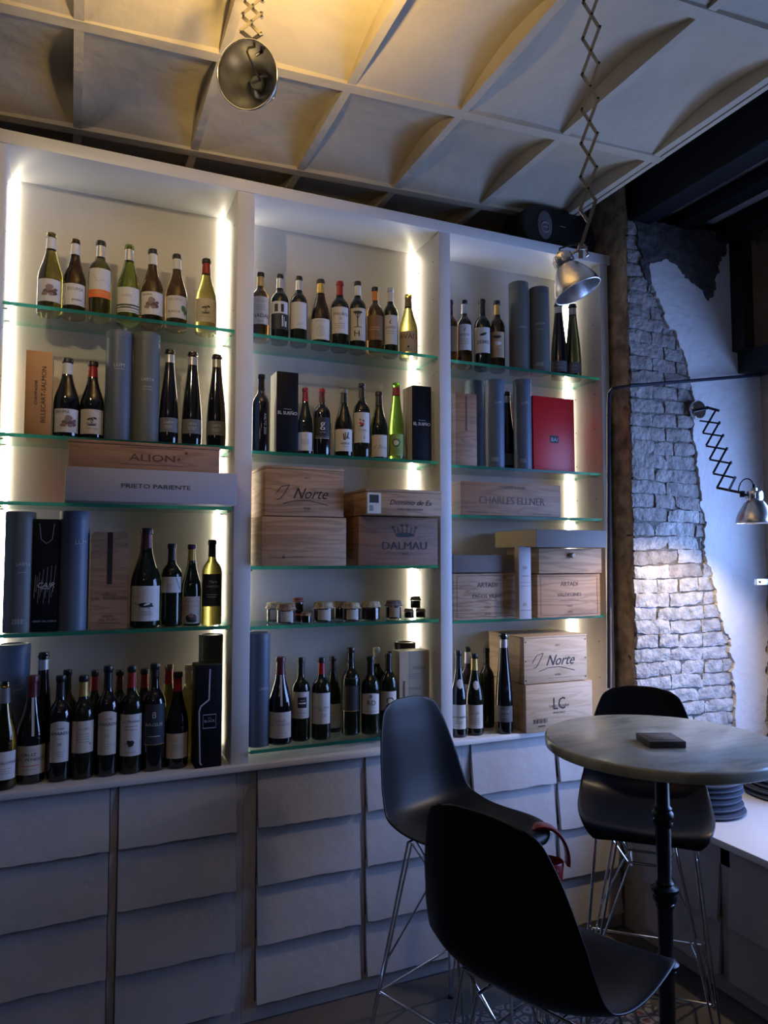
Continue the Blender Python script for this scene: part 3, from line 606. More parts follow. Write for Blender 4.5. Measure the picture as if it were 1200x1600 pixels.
row([(228, 826, 46, 2.62, U, 'dark', 'wine', ('white', .07, .42), ANIM, 'large dark bottle with a black creature label', {'top': 'black'}),
     (268, 850, 32, 2.62, B, 'dark', 'black', ('white', .41, .60), [('t', 'masia', -.2, .45, .12, 'g'), ('l', [(.4, .95), (.8, .2)], .04, 'k')], 'dark bottle with a short white shoulder label', {'top': 'black'}),
     (299, 851, 30, 2.62, U, 'dark', 'gold', ('cream', .03, .36), [('t', 'BLANCO', 0, .78, .10, 'g'), ('t', 'LES ALCUSES', 0, .62, .08, 'g'), ('e', -.2, .2, .3, .12, .3, 'k'), ('e', .25, .22, .3, .12, -.3, 'x'), ('e', 0, .3, .25, .08, 0, 'm'), ('e', .1, .1, .5, .06, 0, 'k')], 'sloping bottle with gold foil', {'top': 'purple'}),
     (331, 844, 31, 2.62, B, 'olive', 'black', ('black', .22, .60), [('t', 'Mara', .1, .72, .10, 's'), ('t', 'MARTIN', .1, .58, .08, 's'), ('r', -.5, .35, .5, .37, 's'), ('r', -.4, .28, .4, .30, 's')], 'yellow-green glass bottle with black label, right end,', {'top': 'black'})],
    z4, T4, 'wine bottles on the fourth shelf of the left bay')
# counter, left bay
z5 = ZW + e; G5 = 'wine bottles on the counter in the left bay'
tube_item(20, 1006, 46, 2.71, z5, 'blue', [('t', 'gramona', .3, .66, .02, 's')], 'blue-grey tube at the left end of the counter')
row([(66, 1020, 32, 2.70, 'flute', 'black', 'silver', None, None, 'tall slender black bottle with silver neck band behind', {'capz': (.86, .945), 'top': 'black'})], z5, 'the front row, left end', G5)
row([(104, 1047, 31, 2.69, B, 'dark', 'black', None, None, 'plain black-capped bottle standing behind the two leftmost arched-label bottles', {'top': 'black'})], z5, 'on the counter', G5)
for u, vt, gl, cap, look in [(146, 1048, 'dark', 'red', 'red-foil bottle behind the gold-foil bottle'), (186, 1047, 'dark', 'wine', 'wine-foil back row bottle between two taller front bottles'), (225, 1045, 'dark', 'red', 'short red-foil back row bottle behind the black label')]:
    bottle(u, vt, 31, 2.69, z5, B, gl, cap, ('white', .2, .5), None, look + ' on the left bay counter', G5, top='black')
bottle(263, 1038, 31, 2.69, z5, U, 'olive', 'red', None, None, 'olive bottle with long red foil in the back row, left bay counter', G5, top='brown')
bottle(294, 1039, 29, 2.69, z5, B, 'olive', 'cream', None, None, 'olive bottle with pale cap in the back row beside the black box', G5, top='cream')
tube_item(328, 991, 37, 2.69, z5, 'dark', None, 'charcoal tube standing behind the black box at the right end, left bay counter')
box_item('gift_box', 'box', 306, 347, 1039, 2.545, .09, z5, card_k, [('l', [(.05, .96), (.02, .80)], .014, 's'), ('l', [(.02, .80), (.0, .66), (-.2, .64), (-.62, .60), (-.74, .55), (-.62, .05), (-.5, .03)], .014, 's'), ('r', -.45, .38, .55, .387, 's'), ('r', -.45, .51, .55, .517, 's'), ('r', -.45, .38, -.43, .517, 's'), ('r', .53, .38, .55, .517, 's'), ('t', 'BLACK', .05, .44, .035, 's'), ('t', 'nero', .05, .475, .02, 's')], 'black bottle box printed with a silver bottle outline, left bay counter')
AMA = [('t', 'el viejo', .1, .80, .05, 'k', .4), ('t', 'AMAREN', 0, .66, .085, 'k'), ('r', -.35, .56, .35, .57, 'g'), ('t', '60', 0, .40, .08, 'g'), ('r', -.6, .24, .6, .25, 'g'), ('r', -.4, .19, .4, .2, 'g'), ('r', -.3, .14, .3, .15, 'g')]
row([(7, 1065, 38, 2.582, U, 'olive', 'grey', ('white', .10, .36), [('t', 'PALOMAR', .35, .55, .11, 'k'), *lines(.38, 3)], 'olive bottle cut by the picture edge, leftmost in front', {}),
     (50, 1056, 44, 2.625, U, 'black', 'wine', ('cream', .09, .36), [('t', 'CRUZ', -.15, .64, .12, 'k', 0, 1.3), ('t', 'DEL PENDON', 0, .48, .11, 'k', 0, 1.3), ('r', -.5, .3, .5, .32, 'r'), ('r', -.5, .18, .4, .20, 'g'), ('r', -.3, .85, .5, .86, 'g')], 'wide dark bottle with wine-red foil and paper neck strip', {'top': 'wine'}),
     (94, 1056, 35, 2.605, B, 'black', 'black', ('^white', .19, .58), AMA, 'arched white label bottle left of the gold-foil bottle', {'top': 'black', 'lw': 48}),
     (130, 1056, 35, 2.605, B, 'dark', 'gold', ('cream', .26, .57), [('t', 'ARTUKE', .0, .72, .07, 'g', 0, 1.2), *lines(.58, 4), ('e', .6, .28, .08, .04, 0, 'g')], 'dark bottle with gold foil and square cream label', {'top': 'black'}),
     (168, 1041, 34, 2.605, B, 'black', 'black', ('^cream', .20, .60), AMA, 'arched cream label bottle right of the gold-foil bottle', {'top': 'black', 'lw': 50}),
     (205, 1041, 35, 2.605, B, 'dark', 'red', ('white', .17, .56), [('t', 'La Montesa', 0, .80, .07, 'k', .3), *lines(.7, 2), ('e', 0, .28, .22, .06, .4, 'k'), ('e', .1, .33, .2, .04, -.6, 'k'), ('e', -.15, .34, .12, .05, 1, 'k'), ('l', [(-.5, .3), (-.2, .3)], .012, 'k'), ('r', -.4, .08, .4, .09, 'g')], 'dark red-foil bottle with a black sketch on its label', {'top': 'black'}),
     (241, 1037, 35, 2.605, B, 'black', 'black', ('ink', .25, .63), [('t', 'ß', 0, .66, .17, 'c'), ('t', 'BAGUS', 0, .46, .085, 'c', 0, 1.3), ('r', -.5, .20, .5, .22, 's'), ('r', -.9, .0, .9, .012, 'y')], 'dark bottle with black label and large pale emblem', {'top': 'black', 'capz': (.88, .942)}),
     (277, 1050, 35, 2.605, U, 'black', 'red', ('cream', .11, .37), [('t', 'M', -.1, .66, .16, 'y'), *lines(.52, 3)], 'sloping dark bottle with red foil and low cream label', {'top': 'black'})],
    z5, 'on the left bay counter', 'front row bottles on the left bay counter')
# middle bay
z1 = SHZ[1][0] + e; M1 = 'on the middle bay top shelf'; y = 2.655
row([(407, 427, 28, y, B, 'brown', 'gold', ('cream', .22, .62), [('t', 'CHATEAU', 0, .8, .08, 'g'), *lines(.68, 3), ('t', 'NADAL', .1, .24, .15, 'k'), ('r', -.3, .1, .3, .12, 'g')], 'brown bottle with gold foil half behind the upright', {'top': 'black'}),
     (437, 430, 28, y, B, 'dark', 'silver', ('white', .18, .58), [('r', -1, 0, 1, .56, 'k'), ('r', -.5, .62, -.15, .9, 'k'), ('r', .15, .62, .45, .9, 'k'), ('r', .25, .1, .35, .5, 'w'), ('r', .45, .1, .5, .45, 'w'), ('r', .6, .1, .75, .3, 'w')], 'bottle with black and white building label', {'top': 'black'}),
     (467, 433, 27, y, B, 'dark', 'silver', ('white', .22, .60), [('r', -.1, .2, .6, .21, 'g'), ('r', -.1, .15, .4, .16, 'g')], 'bottle with blank-looking square white label', {'top': 'black'}),
     (501, 438, 31, y, U, 'brown', 'gold', ('white', .10, .40), [('t', 'EL PUNTIDO', 0, .84, .07, 'g')] + [('l', [(r * .4 * math.cos(a), .4 + r * .25 * math.sin(a)) for a in [i * .5 for i in range(13)]], .012, 'g') for r in (1, .65, .3)], 'sloping brown bottle with gold foil and swirl label', {'top': 'black'}),
     (531, 441, 29, y, B, 'dark', 'red', ('white', .22, .60), [('t', 'MAURO', .1, .68, .12, 'k'), ('t', '21', .1, .52, .10, 'k'), *lines(.36, 3)], 'bottle with red foil and white label', {'top': 'red'}),
     (559, 441, 27, y, B, 'dark', 'white', ('cream', .15, .60), [('e', 0, .86, .5, .05, 0, 'k'), ('l', [(0, .84), (-.02, .6), (0, .4)], .03, 'k'), ('l', [(0, .66), (.3, .84)], .015, 'k'), ('l', [(0, .66), (-.3, .84)], .015, 'k'), ('r', -.4, .4, .4, .42, 'k'), ('r', -.35, .12, -.25, .3, 'k'), ('r', .1, .12, .2, .3, 'k'), ('r', -.35, .2, .2, .22, 'k')], 'bottle with umbrella pine drawn on its label', {'top': 'black'}),
     (586, 450, 26, y, B, 'amber', 'orange', ('brown', .20, .56), [('r', -.6, .5, .6, .52, 'y'), ('r', -.6, .4, .6, .42, 'y')], 'bottle with orange foil and brown label', {'top': 'black'}),
     (610, 451, 24, y, B, 'dark', 'white', ('white', .16, .58), [('t', '£', 0, .7, .16, 'k'), ('t', 'AARDI', 0, .54, .09, 'k'), *lines(.44, 2)], 'narrow bottle with white foil and tall white label', {'top': 'silver'}),
     (638, 461, 29, y, U, 'pale', 'brown', ('tan', .08, .40), [('t', 'AVAN', 0, .64, .26, 'b'), ('e', 0, .25, .1, .06, 0, 'k'), ('r', -.3, .12, .3, .14, 'b')], 'glowing yellow bottle with tan label, rightmost', {})],
    z1, M1, 'wine bottles on the top shelf of the middle bay')
z2 = SHZ[1][1] + e; M2 = 'on the middle bay second shelf'
bottle(408, 586, 27, 2.62, z2, B, 'black', 'black', None, None, 'matt black bottle with vertical lettering beside the black box, middle bay', 'wine bottles on the second shelf of the middle bay', top='black')
tt = COL.objects[-1]
box_item('gift_box', 'box', 432, 466, 581, 2.57, .09, z2, card_k, [('t', 'EL SUEÑO', 0, .47, .055, 'w'), ('r', -.35, .535, .35, .54, 's')], 'black bottle box at the left of the second shelf, middle bay', side=card_side)
row([(477, 607, 24, 2.62, U, 'dark', 'red', ('white', .06, .33), [('t', 'finca', 0, .8, .1, 'g'), *lines(.6, 4)], 'small sloping bottle with red foil beside the black box', {'top': 'red'}),
     (503, 608, 27, 2.62, B, 'black', 'wine', ('black', .25, .56), [('t', 'g', .1, .52, .42, 'w'), ('r', -.2, .28, .4, .3, 's'), ('r', -.7, .0, .9, .015, 'w'), ('r', -.7, .06, .9, .07, 'g'), ('r', -.7, .1, .9, .11, 'g')], 'black bottle marked with a big white letter g', {'top': 'red'}),
     (537, 609, 29, 2.62, U, 'dark', 'black', ('white', .08, .40), [('l', [(.0, .8), (.05, .5)], .05, 'k'), ('l', [(.2, .85), (.15, .5)], .04, 'k'), ('l', [(.3, .55), (.5, .85)], .05, 'k'), ('l', [(.35, .7), (.6, .55)], .04, 'k'), ('t', 'ARBUI', .15, .3, .11, 'k'), ('r', 0, .2, .5, .22, 'g')], 'sloping dark bottle with brush strokes on white label', {'top': 'grey'}),
     (565, 600, 27, 2.62, B, 'dark', 'black', ('white', .20, .60), [('e', .1, .60, .2, .05, .6, 'r'), ('e', -.1, .64, .16, .04, -.5, 'r'), ('e', .2, .72, .12, .04, 1, 'm'), ('e', -.15, .75, .1, .04, .8, 'm'), ('e', .0, .55, .2, .03, 0, 'k'), ('t', 'OLIVIA', .1, .38, .07, 'g'), ('t', '5', .3, .12, .09, 'k')], 'bottle with a reddish flower on tall white label', {'top': 'black'}),
     (592, 613, 28, 2.62, U, 'dark', 'black', ('cream', .03, .35), [('t', 'd Bouy', .2, .36, .2, 'g', .4)], 'dark sloping bottle with script on its low cream label', {'top': 'black'}),
     (619, 599, 25, 2.62, 'alsace', 'lime', 'red', ('greeny', .05, .33), [('e', 0, .6, .5, .2, 0, 'n'), ('e', 0, .6, .3, .12, 0, 'c'), *lines(.3, 3, 'n')], 'bright lime green slender bottle', {'capz': (.84, .94)})],
    z2, M2, 'wine bottles on the second shelf of the middle bay')
box_item('gift_box', 'box', 644, 674, 603, 2.575, .09, z2, card_k, [('t', 'EL SUEÑO', 0, .47, .055, 'w'), ('r', -.35, .535, .35, .54, 's')], 'black bottle box with pale side at the right end, middle bay second shelf', side=card_side)
z3 = SHZ[1][2] + e
NOR = [('t', 'Norte', .12, .38, .33, 'k', .45, .92), ('l', [(-.75 + .0, .45), (-.6, .62), (-.4, .66), (-.5, .5), (-.62, .36), (-.72, .34)], .012, 'k'), ('l', [(-.55, .26), (-.25, .33), (.1, .34), (.6, .24)], .012, 'k'), ('t', '2017', .05, .8, .06, 'k'), ('t', 'RIOJA', .05, .15, .06, 'k'), ('r', -.3, .1, .5, .103, 'k')]
bA = box_item('wooden_crate', 'crate', 409, 541, 808, 2.515, .26, z3, w_mid, [('l', [(-.8, .18), (-.5, .17), (-.2, .19), (0, .18)], .012, 'x'), ('e', -.5, .18, .03, .03, 0, 'x')], 'plain wooden crate at the left of the third shelf, middle bay', 'wooden wine crates')
zz = at(475, 807, 2.515).z + .001
box_item('wooden_crate', 'crate', 414, 537, 730, 2.52, .25, zz, w_mid, NOR, 'wooden crate with large script lettering, topmost at left of the middle bay', 'wooden wine crates', lid=.009)
box_item('wooden_crate', 'crate', 560, 684, 808, 2.515, .26, z3, w_dk, [('t', 'DALMAU', .15, .33, .225, 'k', 0, 1.15), ('t', 'RIOJA', .15, .22, .06, 'k'), ('e', .15, .63, .24, .05, 0, 'k'), ('l', [(-.08, .66), (-.14, .78)], .012, 'k'), ('l', [(.0, .66), (-.03, .80)], .012, 'k'), ('l', [(.1, .66), (.09, .82)], .012, 'k'), ('l', [(.2, .66), (.21, .82)], .012, 'k'), ('l', [(.3, .66), (.33, .80)], .012, 'k'), ('l', [(.38, .66), (.44, .78)], .012, 'k'), ('e', -.14, .79, .025, .02, 0, 'k'), ('e', .09, .83, .025, .02, 0, 'k'), ('e', .21, .83, .025, .02, 0, 'k'), ('e', .44, .79, .025, .02, 0, 'k')], 'dark reddish crate marked with a crown and capital letters', 'wooden wine crates')
zz = at(625, 807, 2.515).z + .001
box_item('wooden_crate', 'crate', 572, 690, 765, 2.455, .28, zz, w_mid, [('t', 'Dominio de Es', .15, .45, .32, 'k', .4, 1.05), ('t', 'VIÑAS VIEJAS DE SORIA', .15, .22, .12, 'k'), ('r', -.97, .05, -.62, .93, 'c'), ('r', -.92, .5, -.68, .85, 'k'), ('r', -.92, .15, -.82, .4, 'g')], 'low pale crate with a paper label, topmost at right of middle bay', 'wooden wine crates', lid=.010, side=w_mid)
# jars
z4 = SHZ[1][3] + e
jg = mat('jar_glass', (.9, .92, .9), .03, trans=1.0, ior=1.45)
JC = {'amber': (.60, .20, .04), 'red': (.48, .07, .03), 'dark': (.13, .03, .02), 'plum': (.28, .07, .08), 'honey': (.75, .42, .10)}
CC = {'cream': (.60, .50, .33), 'brown': (.42, .26, .15), 'rust': (.45, .11, .07), 'grey': (.26, .20, .19)}
def jar(u, vt, vb, wp, y, jam, cloth, lab, desc, zb=None):
    zb = zb or z4; zt = at(u, vt, y).z; H = zt - zb; x = at(u, (vt + vb) / 2, y).x; R = wp * depth((x, y, zb)) / FPX / 2
    t = thing('jam_jar', desc, 'jar', (x, y, zb), random.uniform(0, 6), 'jars of preserves on the fourth shelf of the middle bay')
    mb = MB(); mb.lathe([(0, .002), (R * .85, 0), (R * .98, H * .04), (R, H * .1), (R, H * .68), (R * .94, H * .75), (R * .86, H * .78), (R * .86, H * .92), (R * .80, H * .92), (R * .80, H * .78), (R * .88, H * .73), (R * .94, H * .66), (R * .94, H * .08), (R * .8, H * .05), (0, H * .05)], 24)
    mb.build('jar_glass', jg, t)
    mb = MB(); mb.lathe([(0, H * .055), (R * .8, H * .055), (R * .93, H * .09), (R * .93, H * .64), (R * .8, H * .66), (0, H * .66)], 20); mb.build('preserve', mat('jam_' + jam, JC[jam], .2), t)
    mb = MB(); n = 40; rings = []
    for k, (rr, z) in enumerate([(0, 1.0), (.80, 1.0), (.92, .97), (.93, .84), (1.0, .76), (1.14, .70)]):
        rings.append([(rr * R * (1 + (.05 * math.sin(i / n * 2 * PI * 10) if k > 2 else 0)) * math.cos(2 * PI * i / n), rr * R * (1 + (.05 * math.sin(i / n * 2 * PI * 10) if k > 2 else 0)) * math.sin(2 * PI * i / n), z * H) for i in range(n)])
    vs = [p for r in rings for p in r]; fs = [(k * n + i, k * n + (i + 1) % n, (k + 1) * n + (i + 1) % n, (k + 1) * n + i) for k in range(5) for i in range(n)]
    mb.add(vs, fs); c = mb.build('cloth_cover', mat('cloth_' + cloth, CC[cloth], .9, noise=.6, nscale=160), t)
    mb = MB(); mb.tube([(R * .97 * math.cos(a), R * .97 * math.sin(a), H * .80) for a in [i * PI / 10 for i in range(20)]], .0013, 6, closed=True); mb.build('string', mat('string', (.45, .38, .25), .8), c)
    if lab:
        az = math.atan2(-y, -x) - t.rotation_euler.z + .1; W = R * 1.3
        def mp(sx, z, l=0): a = az + sx / R; return ((R + .0008 + l) * math.cos(a), (R + .0008 + l) * math.sin(a), H * .14 + z)
        mb = MB(); mb.add([mp(-W / 2 + W * i / 8, zz) for zz in (0, H * .5) for i in range(9)], [(i, i + 1, i + 10, i + 9) for i in range(8)]); mb.build('label', labmat(lab), t)
jar(429, 941, 977, 26, 2.70, 'honey', 'cream', 'cream', 'pale-topped preserve jar, leftmost on its shelf')
jar(447, 943, 978, 29, 2.595, 'amber', 'brown', 'cream', 'large preserve jar in front of the leftmost jar')
j1 = jar(466, 957, 975, 15, 2.66, 'red', 'rust', None, 'tiny amber jar carrying a rust-topped jar on top')
jar(478, 957, 977, 16, 2.60, 'amber', 'brown', None, 'tiny amber jar in front, right of the first large pair')
jar(466, 934, 956, 17, 2.66, 'red', 'rust', None, 'small red jar balanced on a tiny jar', zb=at(466, 957, 2.66).z + .001)
jar(505, 940, 976, 31, 2.61, 'honey', 'cream', 'cream', 'wide jar with cream label standing alone left of centre')
jar(532, 940, 975, 26, 2.70, 'amber', 'brown', None, 'brown-topped jar behind another jar at the shelf centre')
jar(549, 941, 975, 27, 2.60, 'amber', 'cream', 'cream', 'jar with cream label in front at the shelf centre')
jar(579, 939, 974, 30, 2.61, 'red', 'cream', None, 'wide red preserve jar with cream cloth, no label')
jar(615, 938, 970, 25, 2.62, 'plum', 'grey', 'tan', 'plum coloured jar with a dark bow, left of the three tiny jars')
for u, de in ((639, 'left'), (657, 'right')): jar(u, 951, 969, 15, 2.64, 'dark', 'grey', None, '%s tiny dark jar of the bottom pair near the light strip' % de)
jar(649, 932, 949, 16, 2.64, 'dark', 'grey', None, 'tiny dark jar resting across a pair of tiny jars', zb=at(648, 951, 2.64).z + .001)
# low glass of the middle bay
z5 = .921 + e; M5 = 'on the low glass shelf'; G = 'wine bottles on the low glass shelf'
tube_item(404, 988, 34, 2.60, z5, 'blue', [('t', 'LAIETA', .5, .5, .03, 's')], 'blue-grey tube at the left end of the low glass shelf')
bottle(520, 1026, 26, 2.69, z5, U, 'dark', 'black', ('white', .06, .38), [('t', 'finca la', 0, .6, .1, 'g', .3), ('t', 'luz', 0, .4, .14, 'g', .4)], 'sloping bottle behind the red-foil bottle on the low glass shelf', G, top='black')
row([(438, 1027, 37, 2.60, U, 'black', 'wine', ('white', .08, .38), [('t', 'CRUZ', .0, .62, .1, 'g', 0, 1.3), ('t', 'DEL PENDON', .0, .48, .09, 'g', 0, 1.3), ('r', -.4, .2, .5, .21, 'g')], 'wide sloping dark bottle with wine-red foil and neck strip', {'top': 'wine'}),
     (470, 1028, 29, 2.61, B, 'dark', 'black', ('white', .28, .60), [('r', -.3, .40, .6, .80, 'k'), ('r', -.2, .55, .5, .6, 'w'), ('r', -.1, .66, .4, .7, 'g'), ('r', -.4, .2, .6, .22, 'g')], 'bottle with a black picture on its white label', {'top': 'black'}),
     (502, 1028, 30, 2.60, B, 'dark', 'red', ('white', .20, .58), [('t', 'VIÑA EL PISON', .1, .50, .06, 'g'), ('t', 'ARTADI', .1, .42, .06, 'g'), ('r', .0, .3, .5, .31, 'k'), ('r', .1, .25, .5, .26, 'k')], 'bottle with red foil and tall white label', {'top': 'black'}),
     (548, 1012, 29, 2.62, B, 'dark', 'black', ('black', .28, .66), [('r', -1, .0, 1, .012, 'y')], 'tall bottle with black label and gold neck band', {'top': 'black', 'capz': (.82, .87)}),
     (579, 1026, 29, 2.60, B, 'dark', 'black', ('^white', .27, .54), [('t', 'RD', .1, .42, .26, 'k'), ('e', 0, .84, .14, .08, 0, 'k'), ('t', 'R', 0, .79, .1, 'w'), ('r', -1, .12, 1, .13, 'k'), ('r', -.5, .3, .6, .31, 'g')], 'bottle with two large capital letters on white label', {'top': 'black'})],
    z5, M5, G)
bottle(588, 1012, 27, 2.70, z5, B, 'dark', 'cream', None, None, 'bottle with cream foil behind the lettered bottle on the low glass', G, top='cream')
bottle(607, 1021, 27, 2.62, z5, B, 'dark', 'black', ('white', .27, .52), [('e', .2, .5, .4, .2, 0, 'k'), ('e', .2, .5, .3, .14, 0, 'c')], 'dark bottle half hidden by the left stool backrest', G, top='black')
bottle(610, 1018, 22, 2.71, z5, B, 'dark', 'silver', None, None, 'silver-capped bottle at the back beside the dark tube', G, top='black')
tube_item(633, 1003, 33, 2.735, z5, 'brown', None, 'black-brown tube standing behind the cream box on the low glass')
box_item('gift_box', 'box', 624, 671, 1017, 2.60, .075, z5, card_cream, [('e', -.70, .26, .16, .12, 0, 'y'), ('r', -.76, .3, -.64, .62, 'x'), ('r', -.34, 0, -.32, 1, 'g'), ('t', 'TESSIN', .3, .76, .06, 'g'), *[('r', -.5, .7 - .03 * i, .5, .705 - .03 * i, 'g') for i in range(3)], ('t', 'SAMASO', 0, .5, .045, 'g'), ('t', 'S', 0, .42, .05, 'g'), ('r', .5, .3, .95, .38, 'k')], 'cream bottle box at the right end of the low glass shelf', side=card_cream)
# right bay
z1 = SHZ[2][0] + e; R1 = 'on the right bay top shelf'; GR = 'wine bottles on the top shelf of the right bay'
row([(703, 470, 24, 2.66, B, 'amber', 'wine', ('brown', .2, .58), None, 'brown bottle half hidden by the upright', {'top': 'wine'}),
     (725, 470, 24, 2.66, B, 'brown', 'silver', ('white', .24, .62), [('t', 'f', 0, .72, .16, 'k', .3), ('t', 'ERMITA', 0, .55, .09, 'k'), *lines(.4, 3)], 'brown bottle with silver foil and slim white label', {'top': 'black'}),
     (753, 469, 26, 2.66, B, 'dark', 'black', ('white', .22, .58), [('e', .1, .72, .4, .05, .3, 'k'), ('t', 'ZEBRE', .1, .36, .14, 'k')], 'dark green bottle with black foil and white label', {'top': 'black'}),
     (776, 471, 24, 2.66, B, 'brown', 'gold', ('tan', .18, .54), [('e', 0, .8, .5, .06, 0, 'k'), ('e', .1, .55, .4, .08, 0, 'w'), *lines(.3, 3)], 'brown bottle with gold foil beside the tubes', {'top': 'black'})], z1, R1, GR)
tube_item(810, 444, 31, 2.65, z1, 'green', [('t', 'LAIETA', .4, .48, .03, 's')], 'taller grey tube ' + R1)
tube_item(842, 452, 31, 2.62, z1, 'green', [('t', 'LAIETA', .1, .55, .035, 's'), ('t', 'gramona', .1, .49, .018, 's')] + BAR, 'shorter dark grey tube right of the taller one, right bay')
for u, d_, wh in ((872, 26, 'left'), (894, 25, 'right')):
    bottle(u, 474 + (u - 872) * .1, d_, 2.66, z1, 'flute', 'black' if wh == 'left' else 'dark', 'silver', ('grey', .08, .22), LF, '%s one of two slender bottles below the hanging metal lampshade' % wh, GR, capz=(.86, .945), top='black')
z2 = SHZ[2][1] + e; R2 = 'on the second shelf of the right bay'
box_item('wooden_crate', 'crate', 712, 745, 615, 2.565, .11, z2, w_red, [('r', -.06, .5, .06, .97, 'x'), ('e', 0, .5, .1, .02, 0, 'x')], 'upright narrow wooden bottle crate in the right bay', side=w_lt)
tube_item(741, 597, 30, 2.73, z2, 'blue', None, 'tube mostly hidden behind the upright wooden crate, right bay')
tube_item(773, 595, 29, 2.61, z2, 'blue', [('t', 'LUM', .4, .72, .04, 's')] + BAR, 'blue-grey tube right of the upright wooden crate')
bottle(792, 613, 25, 2.70, z2, 'flute', 'black', 'silver', ('grey', .08, .22), None, 'slender black bottle squeezed between two blue-grey tubes', 'wine bottles on the second shelf of the right bay', capz=(.86, .945), top='black')
tube_item(816, 595, 28, 2.61, z2, 'blue', [('t', 'LUM', .3, .72, .04, 's')] + BAR, 'blue-grey tube left of the big red box')
box_item('gift_box', 'box', 833, 897, 621, 2.58, .11, z2, card_red, [('r', -.2, .38, .2, .48, 'k'), ('t', 'BAI', 0, .40, .075, 's')], 'big square red gift box with a small dark emblem')
z3 = SHZ[2][2] + e
box_item('wooden_crate', 'crate', 720, 876, 755, 2.55, .20, z3, w_red, [('t', 'CHARLES ELLNER', 0, .35, .32, 'b', 0, .95), ('t', 'CHAMPAGNE', 0, .82, .13, 'b', 0, 1.2), ('r', -.9, .08, -.5, .10, 'b'), ('r', .4, .06, .8, .08, 'b')], 'long reddish crate alone on the third shelf of the right bay', side=w_lt)
z4 = SHZ[2][3] + e
ARF = [('l', [(-.9, .06), (-.9, .95), (.9, .95), (.9, .06), (-.9, .06)], .008, 'b')]
box_item('wooden_crate', 'crate', 709, 812, 896, 2.556, .20, z4, w_art, [('t', 'ARTADI', 0, .70, .15, 'b', 0, .95), ('t', 'PAGOS VIEJOS', .0, .47, .12, 'b', 0, 1.0), ('r', -.3, .4, .3, .41, 'b'), ('t', 'RIOJA', 0, .24, .06, 'b'), ('t', '2018', 0, .1, .07, 'b')] + ARF, 'striped pale crate with capitals at the left of fourth shelf, right bay', 'wooden wine crates')
zz = at(755, 895, 2.556).z + .001
box_item('cardboard_box', 'box', 709, 803, 867, 2.558, .19, zz, card_g, None, 'flat grey cardboard box lying on the left striped crate')
box_item('gift_box', 'box', 811, 830, 853, 2.50, .03, z4, card_w, [('t', 'TONDONIA', 0, .58, .02, 'k'), ('e', 0, .70, .35, .025, 0, 'g'), ('l', [(-.9, .5), (.9, .5)], .003, 'k'), ('l', [(-.9, .45), (.9, .45)], .003, 'k'), ('e', 0, .2, .3, .02, 0, 'g'), ('l', [(-.9, .12), (.9, .12)], .003, 'k')], 'narrow white bottle box standing between two stacks of crates', side=card_y)
box_item('wooden_crate', 'crate', 840, 938, 897, 2.515, .24, z4, w_mid, [('t', 'ARTADI', 0, .72, .15, 'b', 0, .95), ('t', 'VALDEGINES', .0, .48, .12, 'b', 0, 1.0), ('r', -.3, .38, .3, .39, 'b'), ('t', 'RIOJA', 0, .24, .06, 'b'), ('t', '2019', 0, .1, .07, 'b')] + ARF, 'brown crate with capitals, bottom of the right-hand stack, right bay', 'wooden wine crates')
zz = at(889, 896, 2.515).z + .001
box_item('wooden_crate', 'crate', 842, 940, 857, 2.50, .24, zz, w_mid, None, 'shallow crate with a pale cord pull, middle of the right-hand stack', 'wooden wine crates', knob=True)
zz = at(889, 856, 2.50).z + .001
box_item('cardboard_box', 'box', 838, 948, 828, 2.43, .31, zz, card_g, None, 'grey and yellow cardboard box topping the right-hand crate stack', side=card_y)
z5 = ZW + e; GR5 = 'wine bottles on the counter in the right bay'; R5 = 'on the right bay counter'
SEAL = [('e', 0, .5, .6, .45, 0, 'w')]
b1 = row([(717, 1017, 24, 2.58, U, 'black', 'black', ('white', .10, .38), [('t', 'bancoalto', 0, .45, .13, 'k', .3), *lines(.3, 2)], 'dark sloping bottle with round seal and white label, leftmost', {'top': 'black'}),
     (742, 1022, 27, 2.585, U, 'dark', 'gold', ('white', .09, .38), [('t', 'Josefa', 0, .6, .13, 'g', .4), *lines(.42, 4)], 'dark sloping bottle with gold foil and round seal', {'top': 'black'}),
     (788, 990, 28, 2.56, 'flute', 'black', 'silver', ('grey', .12, .28), LF, 'tall slender black bottle in front of the pale crates', {'capz': (.86, .945), 'top': 'black'})], z5, R5, GR5)
bottle(731, 1011, 24, 2.69, z5, B, 'brown', 'silver', ('white', .3, .55), None, 'silver-foil bottle in the back row, right bay counter', GR5, top='black')
bottle(761, 1013, 24, 2.68, z5, B, 'dark', 'black', None, None, 'unlabelled dark bottle in the back row beside the slender one', GR5, top='black')
box_item('wooden_crate', 'crate', 822, 926, 1067, 2.50, .28, z5, w_lt, [('t', 'LC', -.02, .45, .36, 'k', 0, .8), ('t', 'Lopez Cristobal', -.02, .5, .09, 'x', 0, .9), ('t', 'BARCELO', -.02, .36, .06, 'k', 0, 1.2)] + [('r', -.78 + .035 * i, .19, -.78 + .035 * i + (.012 if i % 3 else .022), .28, 'k') for i in range(12)] + [('r', .3, .10, .75, .12, 'b'), ('r', -.65, .12, -.45, .14, 'k')], 'pale crate with two large overlapping letters, under another crate on the counter', 'wooden wine crates')
zz = at(874, 1066, 2.50).z + .001
box_item('wooden_crate', 'crate', 819, 917, 993, 2.505, .27, zz, w_lt, NOR + [('e', sx * .95, sz, .015, .018, 0, 'k') for sx in (-1, 1) for sz in (.08, .5, .92)], 'pale crate with large script lettering, topmost on the right bay counter', 'wooden wine crates', lid=.006)
